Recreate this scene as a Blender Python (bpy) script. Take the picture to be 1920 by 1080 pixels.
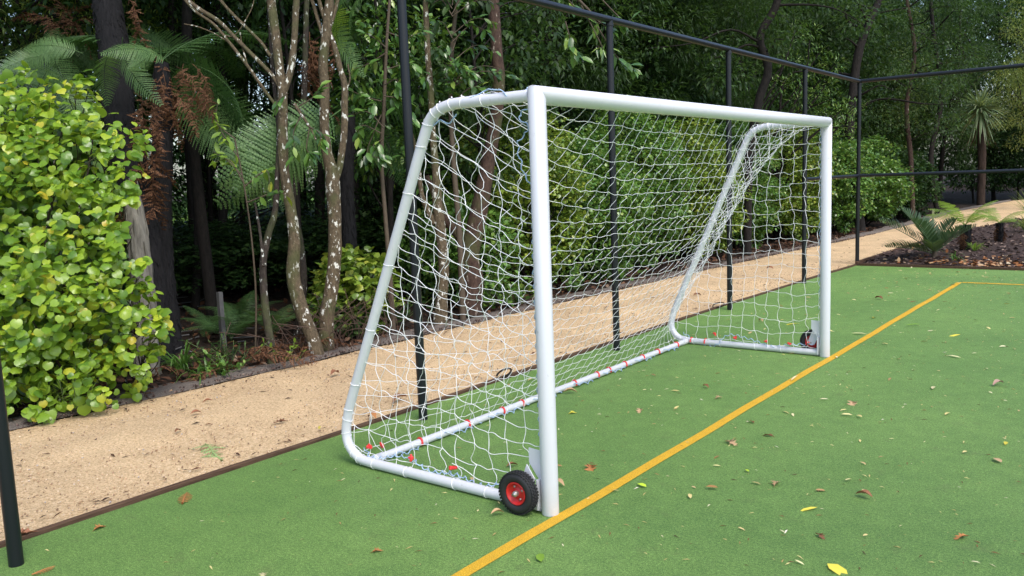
import bpy, math
import numpy as np
from mathutils import Vector, Matrix

for o in list(bpy.data.objects): bpy.data.objects.remove(o)
S = bpy.context.scene
COL = S.collection
R = math.radians

# ------------------------------------------------------------------ camera, sky, sun, exposure
CAM = (2.2603, -3.1241, 1.5729)
ROT = (1.44466, 0.037682, 0.658444)
FPX = 1591.6
cam = bpy.data.cameras.new('camera'); cam.sensor_width = 36; cam.lens = FPX / 1920 * 36
cam.clip_start = 0.05; cam.clip_end = 500
co = bpy.data.objects.new('camera', cam); COL.objects.link(co)
co.location = CAM; co.rotation_euler = ROT; S.camera = co

SUN_EL, SUN_AZ = R(56), R(-22)          # azimuth measured from +x towards +y
w = bpy.data.worlds.new("World"); S.world = w; w.use_nodes = True
wn = w.node_tree.nodes; wl = w.node_tree.links; wn.clear()
sky = wn.new('ShaderNodeTexSky'); sky.sky_type = 'NISHITA'; sky.sun_disc = False
sky.sun_elevation = SUN_EL; sky.sun_rotation = R(90) - SUN_AZ
sky.air_density = 1.0; sky.dust_density = 2.5; sky.ozone_density = 1.0
bg = wn.new('ShaderNodeBackground'); bg.inputs[1].default_value = 0.15
wo = wn.new('ShaderNodeOutputWorld'); wl.new(sky.outputs[0], bg.inputs[0]); wl.new(bg.outputs[0], wo.inputs[0])
sl = bpy.data.lights.new('sun', 'SUN'); sl.energy = 0.95; sl.angle = R(22); sl.color = (1.0, 0.96, 0.90)
so = bpy.data.objects.new('sun', sl); COL.objects.link(so)
sd = Vector((math.cos(SUN_EL) * math.cos(SUN_AZ), math.cos(SUN_EL) * math.sin(SUN_AZ), math.sin(SUN_EL)))
so.rotation_euler = sd.to_track_quat('Z', 'Y').to_euler(); so.location = (6, -4, 12)
S.view_settings.view_transform = 'Standard'; S.view_settings.look = 'None'
S.view_settings.gamma = 1.0; S.view_settings.use_curve_mapping = False
S.view_settings.exposure = 1.0

# ------------------------------------------------------------------ points measured from the place
RM = np.array(Matrix.Identity(3))
_cx, _sx, _cy, _sy, _cz, _sz = math.cos(ROT[0]), math.sin(ROT[0]), math.cos(ROT[1]), math.sin(ROT[1]), math.cos(ROT[2]), math.sin(ROT[2])
RM = np.array([[_cz, -_sz, 0], [_sz, _cz, 0], [0, 0, 1]]) @ np.array([[_cy, 0, _sy], [0, 1, 0], [-_sy, 0, _cy]]) @ np.array([[1, 0, 0], [0, _cx, -_sx], [0, _sx, _cx]])
CP = np.array(CAM)
def P(u, v, t):                                             # sight line, t metres deep
    return CP + RM @ np.array([(u - 960) / FPX, -(v - 540) / FPX, -1.0]) * t
def G(u, v, z=0.0):                                         # sight line down to height z
    d = RM @ np.array([(u - 960) / FPX, -(v - 540) / FPX, -1.0])
    return CP + d * ((z - CP[2]) / d[2])
def A(*a): return np.array(a, float)
def sst(a, b, x):
    t = np.clip((np.asarray(x, float) - a) / (b - a), 0, 1); return t * t * (3 - 2 * t)

# ------------------------------------------------------------------ mesh helpers
class MB:
    def __init__(s): s.v = []; s.f = []; s.n = 0; s.sm = []
    def add(s, v, f, smooth=True):
        v = np.asarray(v, np.float32).reshape(-1, 3)
        if isinstance(f, np.ndarray): s.f.append(f.astype(np.int32) + s.n); s.sm.append(smooth)
        else:
            by = {}
            for q in f: by.setdefault(len(q), []).append(q)
            for k, l in by.items(): s.f.append(np.array(l, np.int32) + s.n); s.sm.append(smooth)
        s.v.append(v); s.n += len(v); return s
    def mesh(s, name, m, off=None):
        v = np.concatenate(s.v).astype(np.float32)
        if off is not None: v = v - np.array(off, np.float32)
        me = bpy.data.meshes.new(name)
        lt = np.concatenate([np.full(len(f), f.shape[1], np.int32) for f in s.f])
        li = np.concatenate([f.ravel() for f in s.f])
        sm = np.concatenate([np.full(len(f), k, bool) for f, k in zip(s.f, s.sm)])
        me.vertices.add(len(v)); me.vertices.foreach_set('co', v.ravel())
        me.loops.add(len(li)); me.loops.foreach_set('vertex_index', li)
        me.polygons.add(len(lt)); me.polygons.foreach_set('loop_start', np.concatenate([[0], np.cumsum(lt)[:-1]]).astype(np.int32))
        try: me.polygons.foreach_set('loop_total', lt)
        except Exception: pass
        me.polygons.foreach_set('use_smooth', sm)
        me.update(calc_edges=True); me.validate()
        if m: me.materials.append(m)
        return me
def wpos(o):
    p = Vector((0, 0, 0))
    while o: p += o.location; o = o.parent
    return p
def link(name, me, parent=None):
    o = bpy.data.objects.new(name, me); COL.objects.link(o)
    if parent: o.parent = parent
    return o
def obj(name, mb, m, parent=None, kind=None):
    o = link(name, mb.mesh(name, m, wpos(parent) if parent else None), parent)
    if kind: o['kind'] = kind
    return o
def thing(name, label, cat, loc, group=None):
    o = bpy.data.objects.new(name, None); COL.objects.link(o); o.location = Vector([float(c) for c in loc])
    o.empty_display_size = 0.1
    o['label'] = label; o['category'] = cat
    if group: o['group'] = group
    return o
def tag(o, label, cat, group=None):
    o['label'] = label; o['category'] = cat
    if group: o['group'] = group
    return o
def dup(o, parent=None):
    c = o.copy(); COL.objects.link(c)
    if parent: c.parent = parent
    for ch in list(o.children): dup(ch, c)
    return c
def box(mb, c, s, rz=0.0, taper=0.0):
    x, y, z = [q / 2 for q in s]
    v = np.array([[-x, -y, -z], [x, -y, -z], [x, y, -z], [-x, y, -z], [-x, -y, z], [x, -y, z], [x, y, z], [-x, y, z]])
    cc, ss = math.cos(rz), math.sin(rz)
    v = v @ np.array([[cc, ss, 0], [-ss, cc, 0], [0, 0, 1]]) + np.array(c)
    return mb.add(v, [(0, 3, 2, 1), (4, 5, 6, 7), (0, 1, 5, 4), (1, 2, 6, 5), (2, 3, 7, 6), (3, 0, 4, 7)], False)
def spline(pts, n=6):
    p = np.asarray(pts, float)
    if len(p) < 3: return p
    q = np.vstack([2 * p[0] - p[1], p, 2 * p[-1] - p[-2]]); out = []
    for i in range(1, len(q) - 2):
        for k in range(n):
            t = k / n; a, b, c, d = q[i - 1], q[i], q[i + 1], q[i + 2]
            out.append(0.5 * (2 * b + (c - a) * t + (2 * a - 5 * b + 4 * c - d) * t * t + (3 * b - a - 3 * c + d) * t ** 3))
    out.append(q[-2]); return np.array(out)
def tube(mb, pts, r, sides=10, cap=True, rs=None, rough=0.0, smooth=True):
    p = np.asarray(pts, float); n = len(p); r = np.broadcast_to(np.asarray(r, float), (n,))
    T = np.gradient(p, axis=0); T /= np.linalg.norm(T, axis=1)[:, None] + 1e-12
    up = A(0, 0, 1) if abs(T[0][2]) < .9 else A(1, 0, 0)
    N = np.cross(T[0], up); N /= np.linalg.norm(N); rings = []
    ph = np.arange(sides) * 2 * math.pi / sides
    for i in range(n):
        N = N - T[i] * (N @ T[i]); N /= np.linalg.norm(N) + 1e-12
        B = np.cross(T[i], N); rr = r[i] * np.ones(sides)
        if rough and rs is not None: rr = rr * (1 + rs.uniform(-rough, rough, sides))
        rings.append(p[i] + (np.cos(ph) * rr)[:, None] * N + (np.sin(ph) * rr)[:, None] * B)
    v = np.concatenate(rings); i = np.arange(n - 1)[:, None] * sides; k = np.arange(sides)[None]; k2 = (k + 1) % sides
    f = np.stack([i + k, i + k2, i + k2 + sides, i + k + sides], -1).reshape(-1, 4)[:, ::-1]
    mb.add(v, f, smooth)
    if cap:
        mb.add(rings[0], [tuple(range(sides))], False); mb.add(rings[-1], [tuple(range(sides))[::-1]], False)
    return mb
def cords(mb, E, r, sides=4):                               # E: (edges, points, 3)
    E = np.asarray(E, float); ne, n, _ = E.shape
    T = np.gradient(E, axis=1); T /= np.linalg.norm(T, axis=2, keepdims=True) + 1e-12
    ref = A(.37, .21, .9); ref /= np.linalg.norm(ref)
    N = np.cross(T, ref); N /= np.linalg.norm(N, axis=2, keepdims=True) + 1e-9; B = np.cross(T, N)
    ph = np.arange(sides) * 2 * math.pi / sides
    v = E[:, :, None, :] + r * (np.cos(ph)[None, None, :, None] * N[:, :, None, :] + np.sin(ph)[None, None, :, None] * B[:, :, None, :])
    e = (np.arange(ne) * n * sides)[:, None, None]; i = (np.arange(n - 1) * sides)[None, :, None]; k = np.arange(sides)[None, None]; k2 = (k + 1) % sides
    f = np.stack([e + i + k, e + i + sides + k, e + i + sides + k2, e + i + k2], -1).reshape(-1, 4)
    return mb.add(v.reshape(-1, 3), f)
OCT_V = np.array([[1, 0, 0], [-1, 0, 0], [0, 1, 0], [0, -1, 0], [0, 0, 1], [0, 0, -1]], float)
OCT_F = np.array([[0, 2, 4], [2, 1, 4], [1, 3, 4], [3, 0, 4], [2, 0, 5], [1, 2, 5], [3, 1, 5], [0, 3, 5]])
def scatter(mb, tv, tf, M, smooth=True):                    # M: (N,3,3) basis rows applied + (N,3) offsets
    B, O = M; n = len(O); v = np.einsum('kj,nji->nki', tv, B) + O[:, None, :]
    f = (tf[None] + (np.arange(n) * len(tv))[:, None, None]).reshape(-1, tf.shape[1])
    return mb.add(v.reshape(-1, 3), f, smooth)
def unit(a): return a / (np.linalg.norm(a, axis=-1, keepdims=True) + 1e-12)
def basis(d, up, s, wid=None):            # rows of the result: world axes; columns: leaf x, y, z
    Y = unit(d); Z = unit(up - (up * Y).sum(1, keepdims=True) * Y); X = np.cross(Y, Z)
    s = np.broadcast_to(s, (len(d),))[:, None]; ws = s if wid is None else s * np.broadcast_to(wid, (len(d),))[:, None]
    return np.stack([X * ws, Y * s, Z * s], 1)
def sph(rs, n):
    return unit(rs.normal(size=(n, 3)))
# leaf templates: x across, y along, z up
L_DIA = (A([0, 0, 0], [-.27, .45, .07], [0, 1, -.05], [.27, .45, .07]), np.array([[0, 3, 2], [0, 2, 1]]))
L_LAN = (A([0, 0, 0], [-.11, .4, .04], [0, 1, -.10], [.11, .4, .04]), np.array([[0, 3, 2], [0, 2, 1]]))
L_OV = (A([0, 0, 0], [-.19, .28, .05], [-.19, .66, .04], [0, 1, -.08], [.19, .66, .04], [.19, .28, .05], [0, .28, 0], [0, .66, -.02]),
        np.array([[0, 5, 6], [0, 6, 1], [1, 6, 7], [1, 7, 2], [6, 5, 4], [6, 4, 7], [2, 7, 3], [7, 4, 3]]))
L_RND = (A([0, 0, 0], [-.36, .25, .05], [-.38, .62, .05], [0, 1, -.06], [.38, .62, .05], [.36, .25, .05], [0, .45, -.02]),
         np.array([[0, 6, 1], [1, 6, 2], [2, 6, 3], [3, 6, 4], [4, 6, 5], [5, 6, 0]]))
_h = [(0, .03), (.15, -.07), (.36, -.03), (.52, .16), (.55, .42), (.42, .68), (.19, .85), (0, .98), (-.19, .85), (-.42, .68), (-.55, .42), (-.52, .16), (-.36, -.03), (-.15, -.07)]
def heart(curl, dome):
    v = [[x, y, -dome * (x * x * 1.3 + (y - .35) ** 2) + curl * abs(x) * .25] for x, y in _h] + [[0, .35, .02]]
    n = len(_h); return (np.array(v), np.array([[i, (i + 1) % n, n] for i in range(n)])[:, ::-1])
HEARTS = [heart(.9, .55), heart(-.5, .6), heart(1.3, .4)]

# ------------------------------------------------------------------ materials
def nt(name):
    m = bpy.data.materials.new(name); m.use_nodes = True; t = m.node_tree; t.nodes.clear()
    out = t.nodes.new('ShaderNodeOutputMaterial'); return m, t, out
def nd(t, typ, **k):
    n = t.nodes.new(typ)
    for a, b in k.items(): setattr(n, a, b)
    return n
def ramp(t, src, stops):
    r = nd(t, 'ShaderNodeValToRGB'); e = r.color_ramp.elements
    while len(e) < len(stops): e.new(.5)
    for i, (p, c) in enumerate(stops): e[i].position = p; e[i].color = (*c, 1)
    t.links.new(src, r.inputs[0]); return r.outputs[0]
def noise(t, vec, sc, det=4, rough=.6):
    n = nd(t, 'ShaderNodeTexNoise'); n.inputs['Scale'].default_value = sc; n.inputs['Detail'].default_value = det
    n.inputs['Roughness'].default_value = rough; t.links.new(vec, n.inputs['Vector']); return n.outputs['Fac']
def mixc(t, fac, a, b, mode='MIX'):
    m = nd(t, 'ShaderNodeMix', data_type='RGBA', blend_type=mode)
    if isinstance(fac, float): m.inputs[0].default_value = fac
    else: t.links.new(fac, m.inputs[0])
    for s, q in ((6, a), (7, b)):
        if isinstance(q, tuple): m.inputs[s].default_value = (*q, 1)
        else: t.links.new(q, m.inputs[s])
    return m.outputs[2]
def pos(t, kind='Object'):
    return nd(t, 'ShaderNodeTexCoord').outputs[kind]
def surf(t, out, col, rough=.6, bump=None, bs=.3, bd=.01, spec=.5, metal=0.0, coat=0.0):
    b = nd(t, 'ShaderNodeBsdfPrincipled')
    if isinstance(col, tuple): b.inputs['Base Color'].default_value = (*col, 1)
    else: t.links.new(col, b.inputs['Base Color'])
    if isinstance(rough, float): b.inputs['Roughness'].default_value = rough
    else: t.links.new(rough, b.inputs['Roughness'])
    b.inputs['Specular IOR Level'].default_value = spec; b.inputs['Metallic'].default_value = metal; b.inputs['Coat Weight'].default_value = coat
    if bump is not None:
        n = nd(t, 'ShaderNodeBump'); n.inputs['Strength'].default_value = bs; n.inputs['Distance'].default_value = bd
        t.links.new(bump, n.inputs['Height']); t.links.new(n.outputs[0], b.inputs['Normal'])
    t.links.new(b.outputs[0], out.inputs[0]); return b
def m_plain(name, col, rough=.5, var=.15, sc=8., spec=.5, bump=0., metal=0.):
    m, t, o = nt(name); p = pos(t); f = noise(t, p, sc)
    c = mixc(t, f, tuple(q * (1 - var) for q in col), tuple(min(1, q * (1 + var)) for q in col))
    surf(t, o, c, rough, noise(t, p, sc * 12) if bump else None, bump, .003, spec, metal); return m
def m_leaf(name, stops, rough=.4, trans=.25, tcol=(.25, .4, .03), spec=.5, big=0.):
    m, t, o = nt(name)
    g = nd(t, 'ShaderNodeNewGeometry'); oi = nd(t, 'ShaderNodeObjectInfo')
    a = nd(t, 'ShaderNodeMath', operation='ADD'); t.links.new(g.outputs['Random Per Island'], a.inputs[0]); t.links.new(oi.outputs['Random'], a.inputs[1])
    fr = nd(t, 'ShaderNodeMath', operation='FRACT'); t.links.new(a.outputs[0], fr.inputs[0])
    c = ramp(t, fr.outputs[0], stops)
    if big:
        f = noise(t, g.outputs['Position'], big, 2); c = mixc(t, f, c, mixc(t, .65, c, (.45, .45, .45), 'MULTIPLY'))  # broad patches of leaf colour darkened, standing in for deep shadow gaps
    pr = nd(t, 'ShaderNodeBsdfPrincipled'); t.links.new(c, pr.inputs['Base Color']); pr.inputs['Roughness'].default_value = rough
    pr.inputs['Specular IOR Level'].default_value = spec
    bf = nd(t, 'ShaderNodeMath', operation='MULTIPLY'); bf.inputs[1].default_value = 1
    tr = nd(t, 'ShaderNodeBsdfTranslucent'); tc = mixc(t, .6, c, tcol); t.links.new(tc, tr.inputs[0])
    mx = nd(t, 'ShaderNodeMixShader'); mx.inputs[0].default_value = trans
    t.links.new(pr.outputs[0], mx.inputs[1]); t.links.new(tr.outputs[0], mx.inputs[2]); t.links.new(mx.outputs[0], o.inputs[0]); return m
def m_bark(name, dark, light, lichen=None, amt=.62, sc=14., stretch=.35):
    m, t, o = nt(name); g = nd(t, 'ShaderNodeNewGeometry').outputs['Position']
    mp = nd(t, 'ShaderNodeMapping'); mp.inputs['Scale'].default_value = (1, 1, stretch); t.links.new(g, mp.inputs[0])
    f = noise(t, mp.outputs[0], sc * 2, 6, .7); c = ramp(t, f, [(.3, dark), (.7, light)])
    if lichen:
        f2 = noise(t, mp.outputs[0], sc, 5, .62); k = ramp(t, f2, [(amt, (0, 0, 0)), (amt + .03, (1, 1, 1))])
        c = mixc(t, k, c, lichen)
        f3 = noise(t, g, 3., 3); k3 = ramp(t, f3, [(.5, (0, 0, 0)), (.62, (.6, .6, .6))]); c = mixc(t, k3, c, (.07, .085, .03))
    surf(t, o, c, .85, f, .8, .02, .25); return m

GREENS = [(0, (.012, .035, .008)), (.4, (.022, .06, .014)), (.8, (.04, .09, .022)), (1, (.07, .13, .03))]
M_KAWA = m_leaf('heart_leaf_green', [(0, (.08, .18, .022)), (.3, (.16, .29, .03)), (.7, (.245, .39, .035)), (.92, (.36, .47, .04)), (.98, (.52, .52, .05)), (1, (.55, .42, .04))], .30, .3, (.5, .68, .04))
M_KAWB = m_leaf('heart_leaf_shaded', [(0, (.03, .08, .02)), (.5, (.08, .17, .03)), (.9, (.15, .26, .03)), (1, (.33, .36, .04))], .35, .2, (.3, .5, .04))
M_HEDGE = m_leaf('hedge_leaf', [(0, (.045, .11, .02)), (.4, (.095, .21, .038)), (.8, (.16, .30, .055)), (1, (.28, .38, .075))], .28, .22, (.2, .35, .03), .6)
M_HEDGY = m_leaf('hedge_leaf_yellowish', [(0, (.07, .13, .02)), (.4, (.14, .24, .03)), (.8, (.24, .34, .045)), (1, (.40, .44, .07))], .3, .22, (.3, .4, .03), .6)
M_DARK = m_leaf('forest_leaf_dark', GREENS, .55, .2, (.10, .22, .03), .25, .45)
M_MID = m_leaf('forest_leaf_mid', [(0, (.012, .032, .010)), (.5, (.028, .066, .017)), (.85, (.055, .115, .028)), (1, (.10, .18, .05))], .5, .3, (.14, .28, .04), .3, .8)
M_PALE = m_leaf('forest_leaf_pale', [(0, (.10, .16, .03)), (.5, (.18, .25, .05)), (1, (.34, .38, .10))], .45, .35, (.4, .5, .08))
M_BROAD = m_leaf('broad_leaf', [(0, (.03, .08, .02)), (.5, (.07, .16, .035)), (.9, (.13, .25, .05)), (1, (.3, .4, .08))], .25, .2, (.25, .4, .04), .6)
M_FERN = m_leaf('fern_green', [(0, (.08, .16, .05)), (.5, (.11, .21, .065)), (1, (.16, .27, .09))], .45, .3, (.2, .4, .05))
M_FERNB = m_leaf('fern_blue_green', [(0, (.10, .17, .11)), (1, (.15, .22, .15))], .45, .2, (.2, .35, .1))
M_FERND = m_leaf('fern_dark', [(0, (.04, .10, .03)), (1, (.08, .16, .045))], .5, .25, (.1, .25, .03))
M_FERNY = m_leaf('fern_lime', [(0, (.15, .27, .035)), (1, (.28, .42, .05))], .45, .4, (.4, .6, .06))
M_DEAD = m_leaf('dead_frond_brown', [(0, (.045, .022, .013)), (.5, (.11, .050, .027)), (1, (.22, .115, .06))], .8, .15, (.3, .12, .04), .2)
M_DEADD = m_leaf('litter_brown', [(0, (.03, .017, .012)), (.5, (.07, .035, .022)), (.9, (.13, .06, .03)), (1, (.25, .18, .13))], .85, .05, (.2, .1, .04), .2)
M_PALM = m_leaf('palm_frond_green', [(0, (.03, .07, .03)), (1, (.09, .15, .07))], .4, .2, (.2, .3, .05))
M_CABB = m_leaf('cabbage_leaf_grey_green', [(0, (.07, .12, .05)), (.6, (.15, .23, .10)), (1, (.34, .40, .22))], .5, .2, (.3, .4, .1))
M_GRASS = m_leaf('grass_blade', [(0, (.05, .12, .02)), (1, (.10, .22, .04))], .4, .3, (.2, .4, .05))
M_BARKL = m_bark('lichen_bark', (.045, .034, .021), (.17, .13, .08), (.70, .70, .63), .585, 22., .6)
M_BARKS = m_bark('spotted_dark_bark', (.018, .014, .011), (.07, .055, .045), (.6, .62, .56), .60, 20., .6)
M_BARKR = m_bark('reddish_bark', (.03, .017, .013), (.10, .062, .046), (.35, .30, .25), .63, 14, .5)
M_BARKD = m_bark('dark_bark', (.007, .006, .005), (.026, .021, .018))
M_BARKG = m_bark('grey_stump_bark', (.07, .065, .055), (.30, .28, .24), None, .6, 9, .12)
M_FTRUNK = m_bark('tree_fern_trunk_bark', (.004, .004, .005), (.020, .019, .021), None, .6, 30, .2)
M_TWIG = m_plain('brown_twig', (.075, .055, .035), .8, .3, 20)
M_STEMG = m_plain('green_stem', (.10, .15, .05), .6, .2, 20)
M_WHITE = m_plain('white_powder_coat', (.68, .68, .71), .38, .03, 3)
def m_frame():
    m, t, o = nt('white_powder_coat'); g = nd(t, 'ShaderNodeNewGeometry').outputs['Position']
    mp = nd(t, 'ShaderNodeMapping'); mp.inputs['Scale'].default_value = (1, 1, .45); t.links.new(g, mp.inputs[0])
    f = noise(t, mp.outputs[0], 30, 6, .75); c = ramp(t, f, [(.30, (.50, .50, .49)), (.37, (.67, .675, .72)), (1, (.69, .695, .745))])
    sp = nd(t, 'ShaderNodeSeparateXYZ'); t.links.new(g, sp.inputs[0]); lo = nd(t, 'ShaderNodeMapRange'); lo.inputs[1].default_value = .0; lo.inputs[2].default_value = .16; lo.inputs[3].default_value = .5; lo.inputs[4].default_value = 0.
    t.links.new(sp.outputs[2], lo.inputs[0]); f2 = noise(t, g, 60, 5, .8); mm = nd(t, 'ShaderNodeMath', operation='MULTIPLY'); t.links.new(lo.outputs[0], mm.inputs[0]); t.links.new(f2, mm.inputs[1])
    c = mixc(t, mm.outputs[0], c, (.36, .38, .30)); surf(t, o, c, .36, f, .04, .002); return m
M_WHITE = m_frame()
M_CORD = m_plain('white_net_cord', (.9, .9, .9), .6, .03, 30)
M_ROPE = m_plain('pale_blue_rope', (.40, .54, .74), .7, .35, 60)
M_RED = m_plain('red_plastic_clip', (.75, .045, .04), .4, .1, 30)
M_RIM = m_plain('red_painted_rim', (.55, .02, .02), .35, .1, 10)
M_TYRE = m_plain('black_rubber', (.022, .022, .024), .6, .2, 30, .4)
M_STEEL = m_plain('zinc_steel', (.5, .48, .44), .35, .15, 30, metal=.8)
M_BLACK = m_plain('black_powder_coat', (.008, .010, .014), .33, .2, 4, .4)
M_STAKE = m_plain('weathered_stake', (.10, .10, .10), .8, .3, 20)
M_STAKEP = m_plain('pale_stake', (.38, .38, .2), .8, .2, 20)
def m_wood():
    m, t, o = nt('brown_timber'); g = nd(t, 'ShaderNodeNewGeometry').outputs['Position']
    mp = nd(t, 'ShaderNodeMapping'); mp.inputs['Scale'].default_value = (14, 1.2, 14); t.links.new(g, mp.inputs[0])
    f = noise(t, mp.outputs[0], 5, 6, .7); c = ramp(t, f, [(.3, (.045, .025, .016)), (.7, (.13, .078, .05))])
    surf(t, o, c, .85, f, .5, .01, .2); return m
M_WOOD = m_wood()
def m_turf():
    m, t, o = nt('green_artificial_turf'); g = nd(t, 'ShaderNodeNewGeometry').outputs['Position']
    f1 = noise(t, g, 210, 3, .8); f0 = noise(t, g, 75, 4, .8); f2 = noise(t, g, 1.2, 4, .6); f3 = noise(t, g, 9, 5, .7)
    c = ramp(t, f1, [(.36, (.062, .145, .028)), (.5, (.145, .295, .064)), (.64, (.31, .49, .145))])
    c = mixc(t, ramp(t, f0, [(.35, (0, 0, 0)), (.7, (1, 1, 1))]), c, (.075, .20, .05), 'MIX') if 0 else c
    c = mixc(t, ramp(t, f0, [(.36, (0, 0, 0)), (.64, (1, 1, 1))]), mixc(t, 1.0, c, (.58, .64, .58), 'MULTIPLY'), mixc(t, 1.0, c, (1.38, 1.30, 1.34), 'MULTIPLY'))
    c = mixc(t, ramp(t, f3, [(.35, (0, 0, 0)), (.65, (1, 1, 1))]), mixc(t, 1.0, c, (.88, .91, .88), 'MULTIPLY'), mixc(t, 1.0, c, (1.12, 1.09, 1.10), 'MULTIPLY'))
    c = mixc(t, f2, mixc(t, 1.0, c, (.76, .82, .78), 'MULTIPLY'), mixc(t, 1.0, c, (1.22, 1.16, 1.18), 'MULTIPLY'))
    f4 = noise(t, g, .45, 3, .5); c = mixc(t, ramp(t, f4, [(.35, (0, 0, 0)), (.65, (1, 1, 1))]), mixc(t, 1.0, c, (.86, .90, .88), 'MULTIPLY'), mixc(t, 1.0, c, (1.12, 1.08, 1.08), 'MULTIPLY'))
    f5 = noise(t, g, 5., 6, .75); c = mixc(t, ramp(t, f5, [(.56, (0, 0, 0)), (.70, (.35, .35, .35))]), c, (.13, .16, .06))
    surf(t, o, c, .6, f1, .9, .012, .4); return m
M_TURF = m_turf()
def m_line():
    m, t, o = nt('yellow_turf'); g = nd(t, 'ShaderNodeNewGeometry').outputs['Position']
    f1 = noise(t, g, 220, 3, .75); f2 = noise(t, g, 14, 5, .7)
    c = ramp(t, f1, [(.34, (.38, .21, .02)), (.5, (.70, .40, .025)), (.66, (.88, .56, .06))])
    c = mixc(t, ramp(t, f2, [(.45, (0, 0, 0)), (.75, (.45, .45, .45))]), c, (.45, .26, .03))
    surf(t, o, c, .75, f1, .7, .01, .25); return m
M_LINE = m_line()
def m_path():
    m, t, o = nt('sandy_gravel'); g = nd(t, 'ShaderNodeNewGeometry').outputs['Position']
    f1 = noise(t, g, 60, 6, .85); f2 = noise(t, g, 1.6, 5, .65); f3 = noise(t, g, 20, 5, .75)
    c = ramp(t, f1, [(.35, (.26, .165, .085)), (.44, (.56, .395, .22)), (.55, (.76, .57, .345)), (.68, (.90, .75, .52))])
    c = mixc(t, ramp(t, f2, [(.3, (0, 0, 0)), (.72, (1, 1, 1))]), mixc(t, 1.0, c, (.80, .77, .76), 'MULTIPLY'), mixc(t, 1.0, c, (1.1, 1.08, 1.05), 'MULTIPLY'))
    c = mixc(t, ramp(t, f3, [(.3, (.5, .5, .5)), (.42, (0, 0, 0))]), c, mixc(t, 1.0, c, (.7, .66, .62), 'MULTIPLY'))
    mx = nd(t, 'ShaderNodeMath', operation='ADD'); t.links.new(f1, mx.inputs[0]); t.links.new(f3, mx.inputs[1])
    surf(t, o, c, .95, mx.outputs[0], .8, .015, .15); return m
M_PATH = m_path()
def m_soil(name, a, b, sc=25.):
    m, t, o = nt(name); g = nd(t, 'ShaderNodeNewGeometry').outputs['Position']
    f = noise(t, g, sc, 8, .75); c = ramp(t, f, [(.3, a), (.7, b)])
    surf(t, o, c, .95, f, .9, .04, .2); return m
M_SOIL = m_soil('forest_floor_soil', (.012, .009, .008), (.06, .042, .032))
M_BED = m_soil('bark_mulch', (.02, .014, .013), (.11, .075, .065), 40.)
M_STRIP = m_soil('grey_edge_gravel', (.09, .075, .065), (.33, .28, .24), 90.)
M_LAWN = m_soil('lawn_grass', (.07, .14, .02), (.14, .25, .04), 6.)
M_CHIP = m_leaf('bark_chip', [(0, (.03, .018, .016)), (.5, (.09, .06, .052)), (.85, (.18, .13, .11)), (.96, (.35, .26, .2)), (1, (.5, .3, .12))], .9, 0.02, (.1, .1, .1), .2)
M_PEB = m_leaf('path_grit', [(0, (.2, .13, .08)), (.5, (.5, .34, .2)), (.9, (.7, .55, .38)), (1, (.35, .33, .33))], .9, 0.0, (.1, .1, .1), .2)
M_BIT = m_leaf('turf_debris', [(0, (.08, .05, .03)), (.25, (.26, .14, .06)), (.45, (.55, .45, .18)), (.8, (.75, .68, .30)), (1, (.8, .75, .6))], .8, .1, (.4, .3, .1), .2)

# ------------------------------------------------------------------ ground, turf, path, bed
rs = np.random.RandomState(7)
def sheet(name, xs, ys, zf, m, kind='structure', parent=None):
    X, Y = np.meshgrid(xs, ys); Z = zf(X, Y); nx, ny = len(xs), len(ys)
    v = np.stack([X, Y, Z], -1).reshape(-1, 3); i = (np.arange(ny - 1) * nx)[:, None]; k = np.arange(nx - 1)[None]
    f = np.stack([i + k, i + k + 1, i + k + 1 + nx, i + k + nx], -1).reshape(-1, 4)
    return obj(name, MB().add(v, f), m, parent, kind)
def far_edge(y): return np.interp(y, [-8, -1, 1, 5.5, 7.3, 12, 16.35, 19.5, 25.4, 30.2, 36, 50], [-4.0, -3.95, -3.85, -3.84, -3.78, -3.6, -3.3, -3.05, -2.75, -2.0, 1.5, 12])
def near_edge(y): return np.interp(y, [-8, -1, 6, 8.65, 10.86, 11.6, 14, 17.85, 21.6, 25, 28, 36, 50], [-1.9, -1.9, -1.9, -1.83, -1.75, -1.76, -1.74, -1.62, -.92, 1.0, 4.0, 14, 26])
def hills(x, y):
    a = .16 * (np.sin(x * 1.1 + y * .7) * np.sin(y * .83 - x * .3) + 1)
    d = np.clip(-4.1 - x, 0, 100)
    return -.03 + a * sst(0, 3, d) * .7 + .012 * d + (-.35 * sst(6, 14, d))
sheet('ground', np.concatenate([np.linspace(-160, -16, 25), np.linspace(-15, -3.5, 60), np.linspace(20, 160, 10)]),
      np.concatenate([np.linspace(-60, -6, 12), np.linspace(-5, 12, 70), np.linspace(13, 42, 40), np.linspace(50, 200, 12)]),
      lambda x, y: np.where(x < -3.9, hills(x, y), -.05), M_SOIL)
sheet('turf', np.linspace(-1.885, 16, 12), np.linspace(-14, 11.02, 12), lambda x, y: x * 0, M_TURF)
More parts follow.
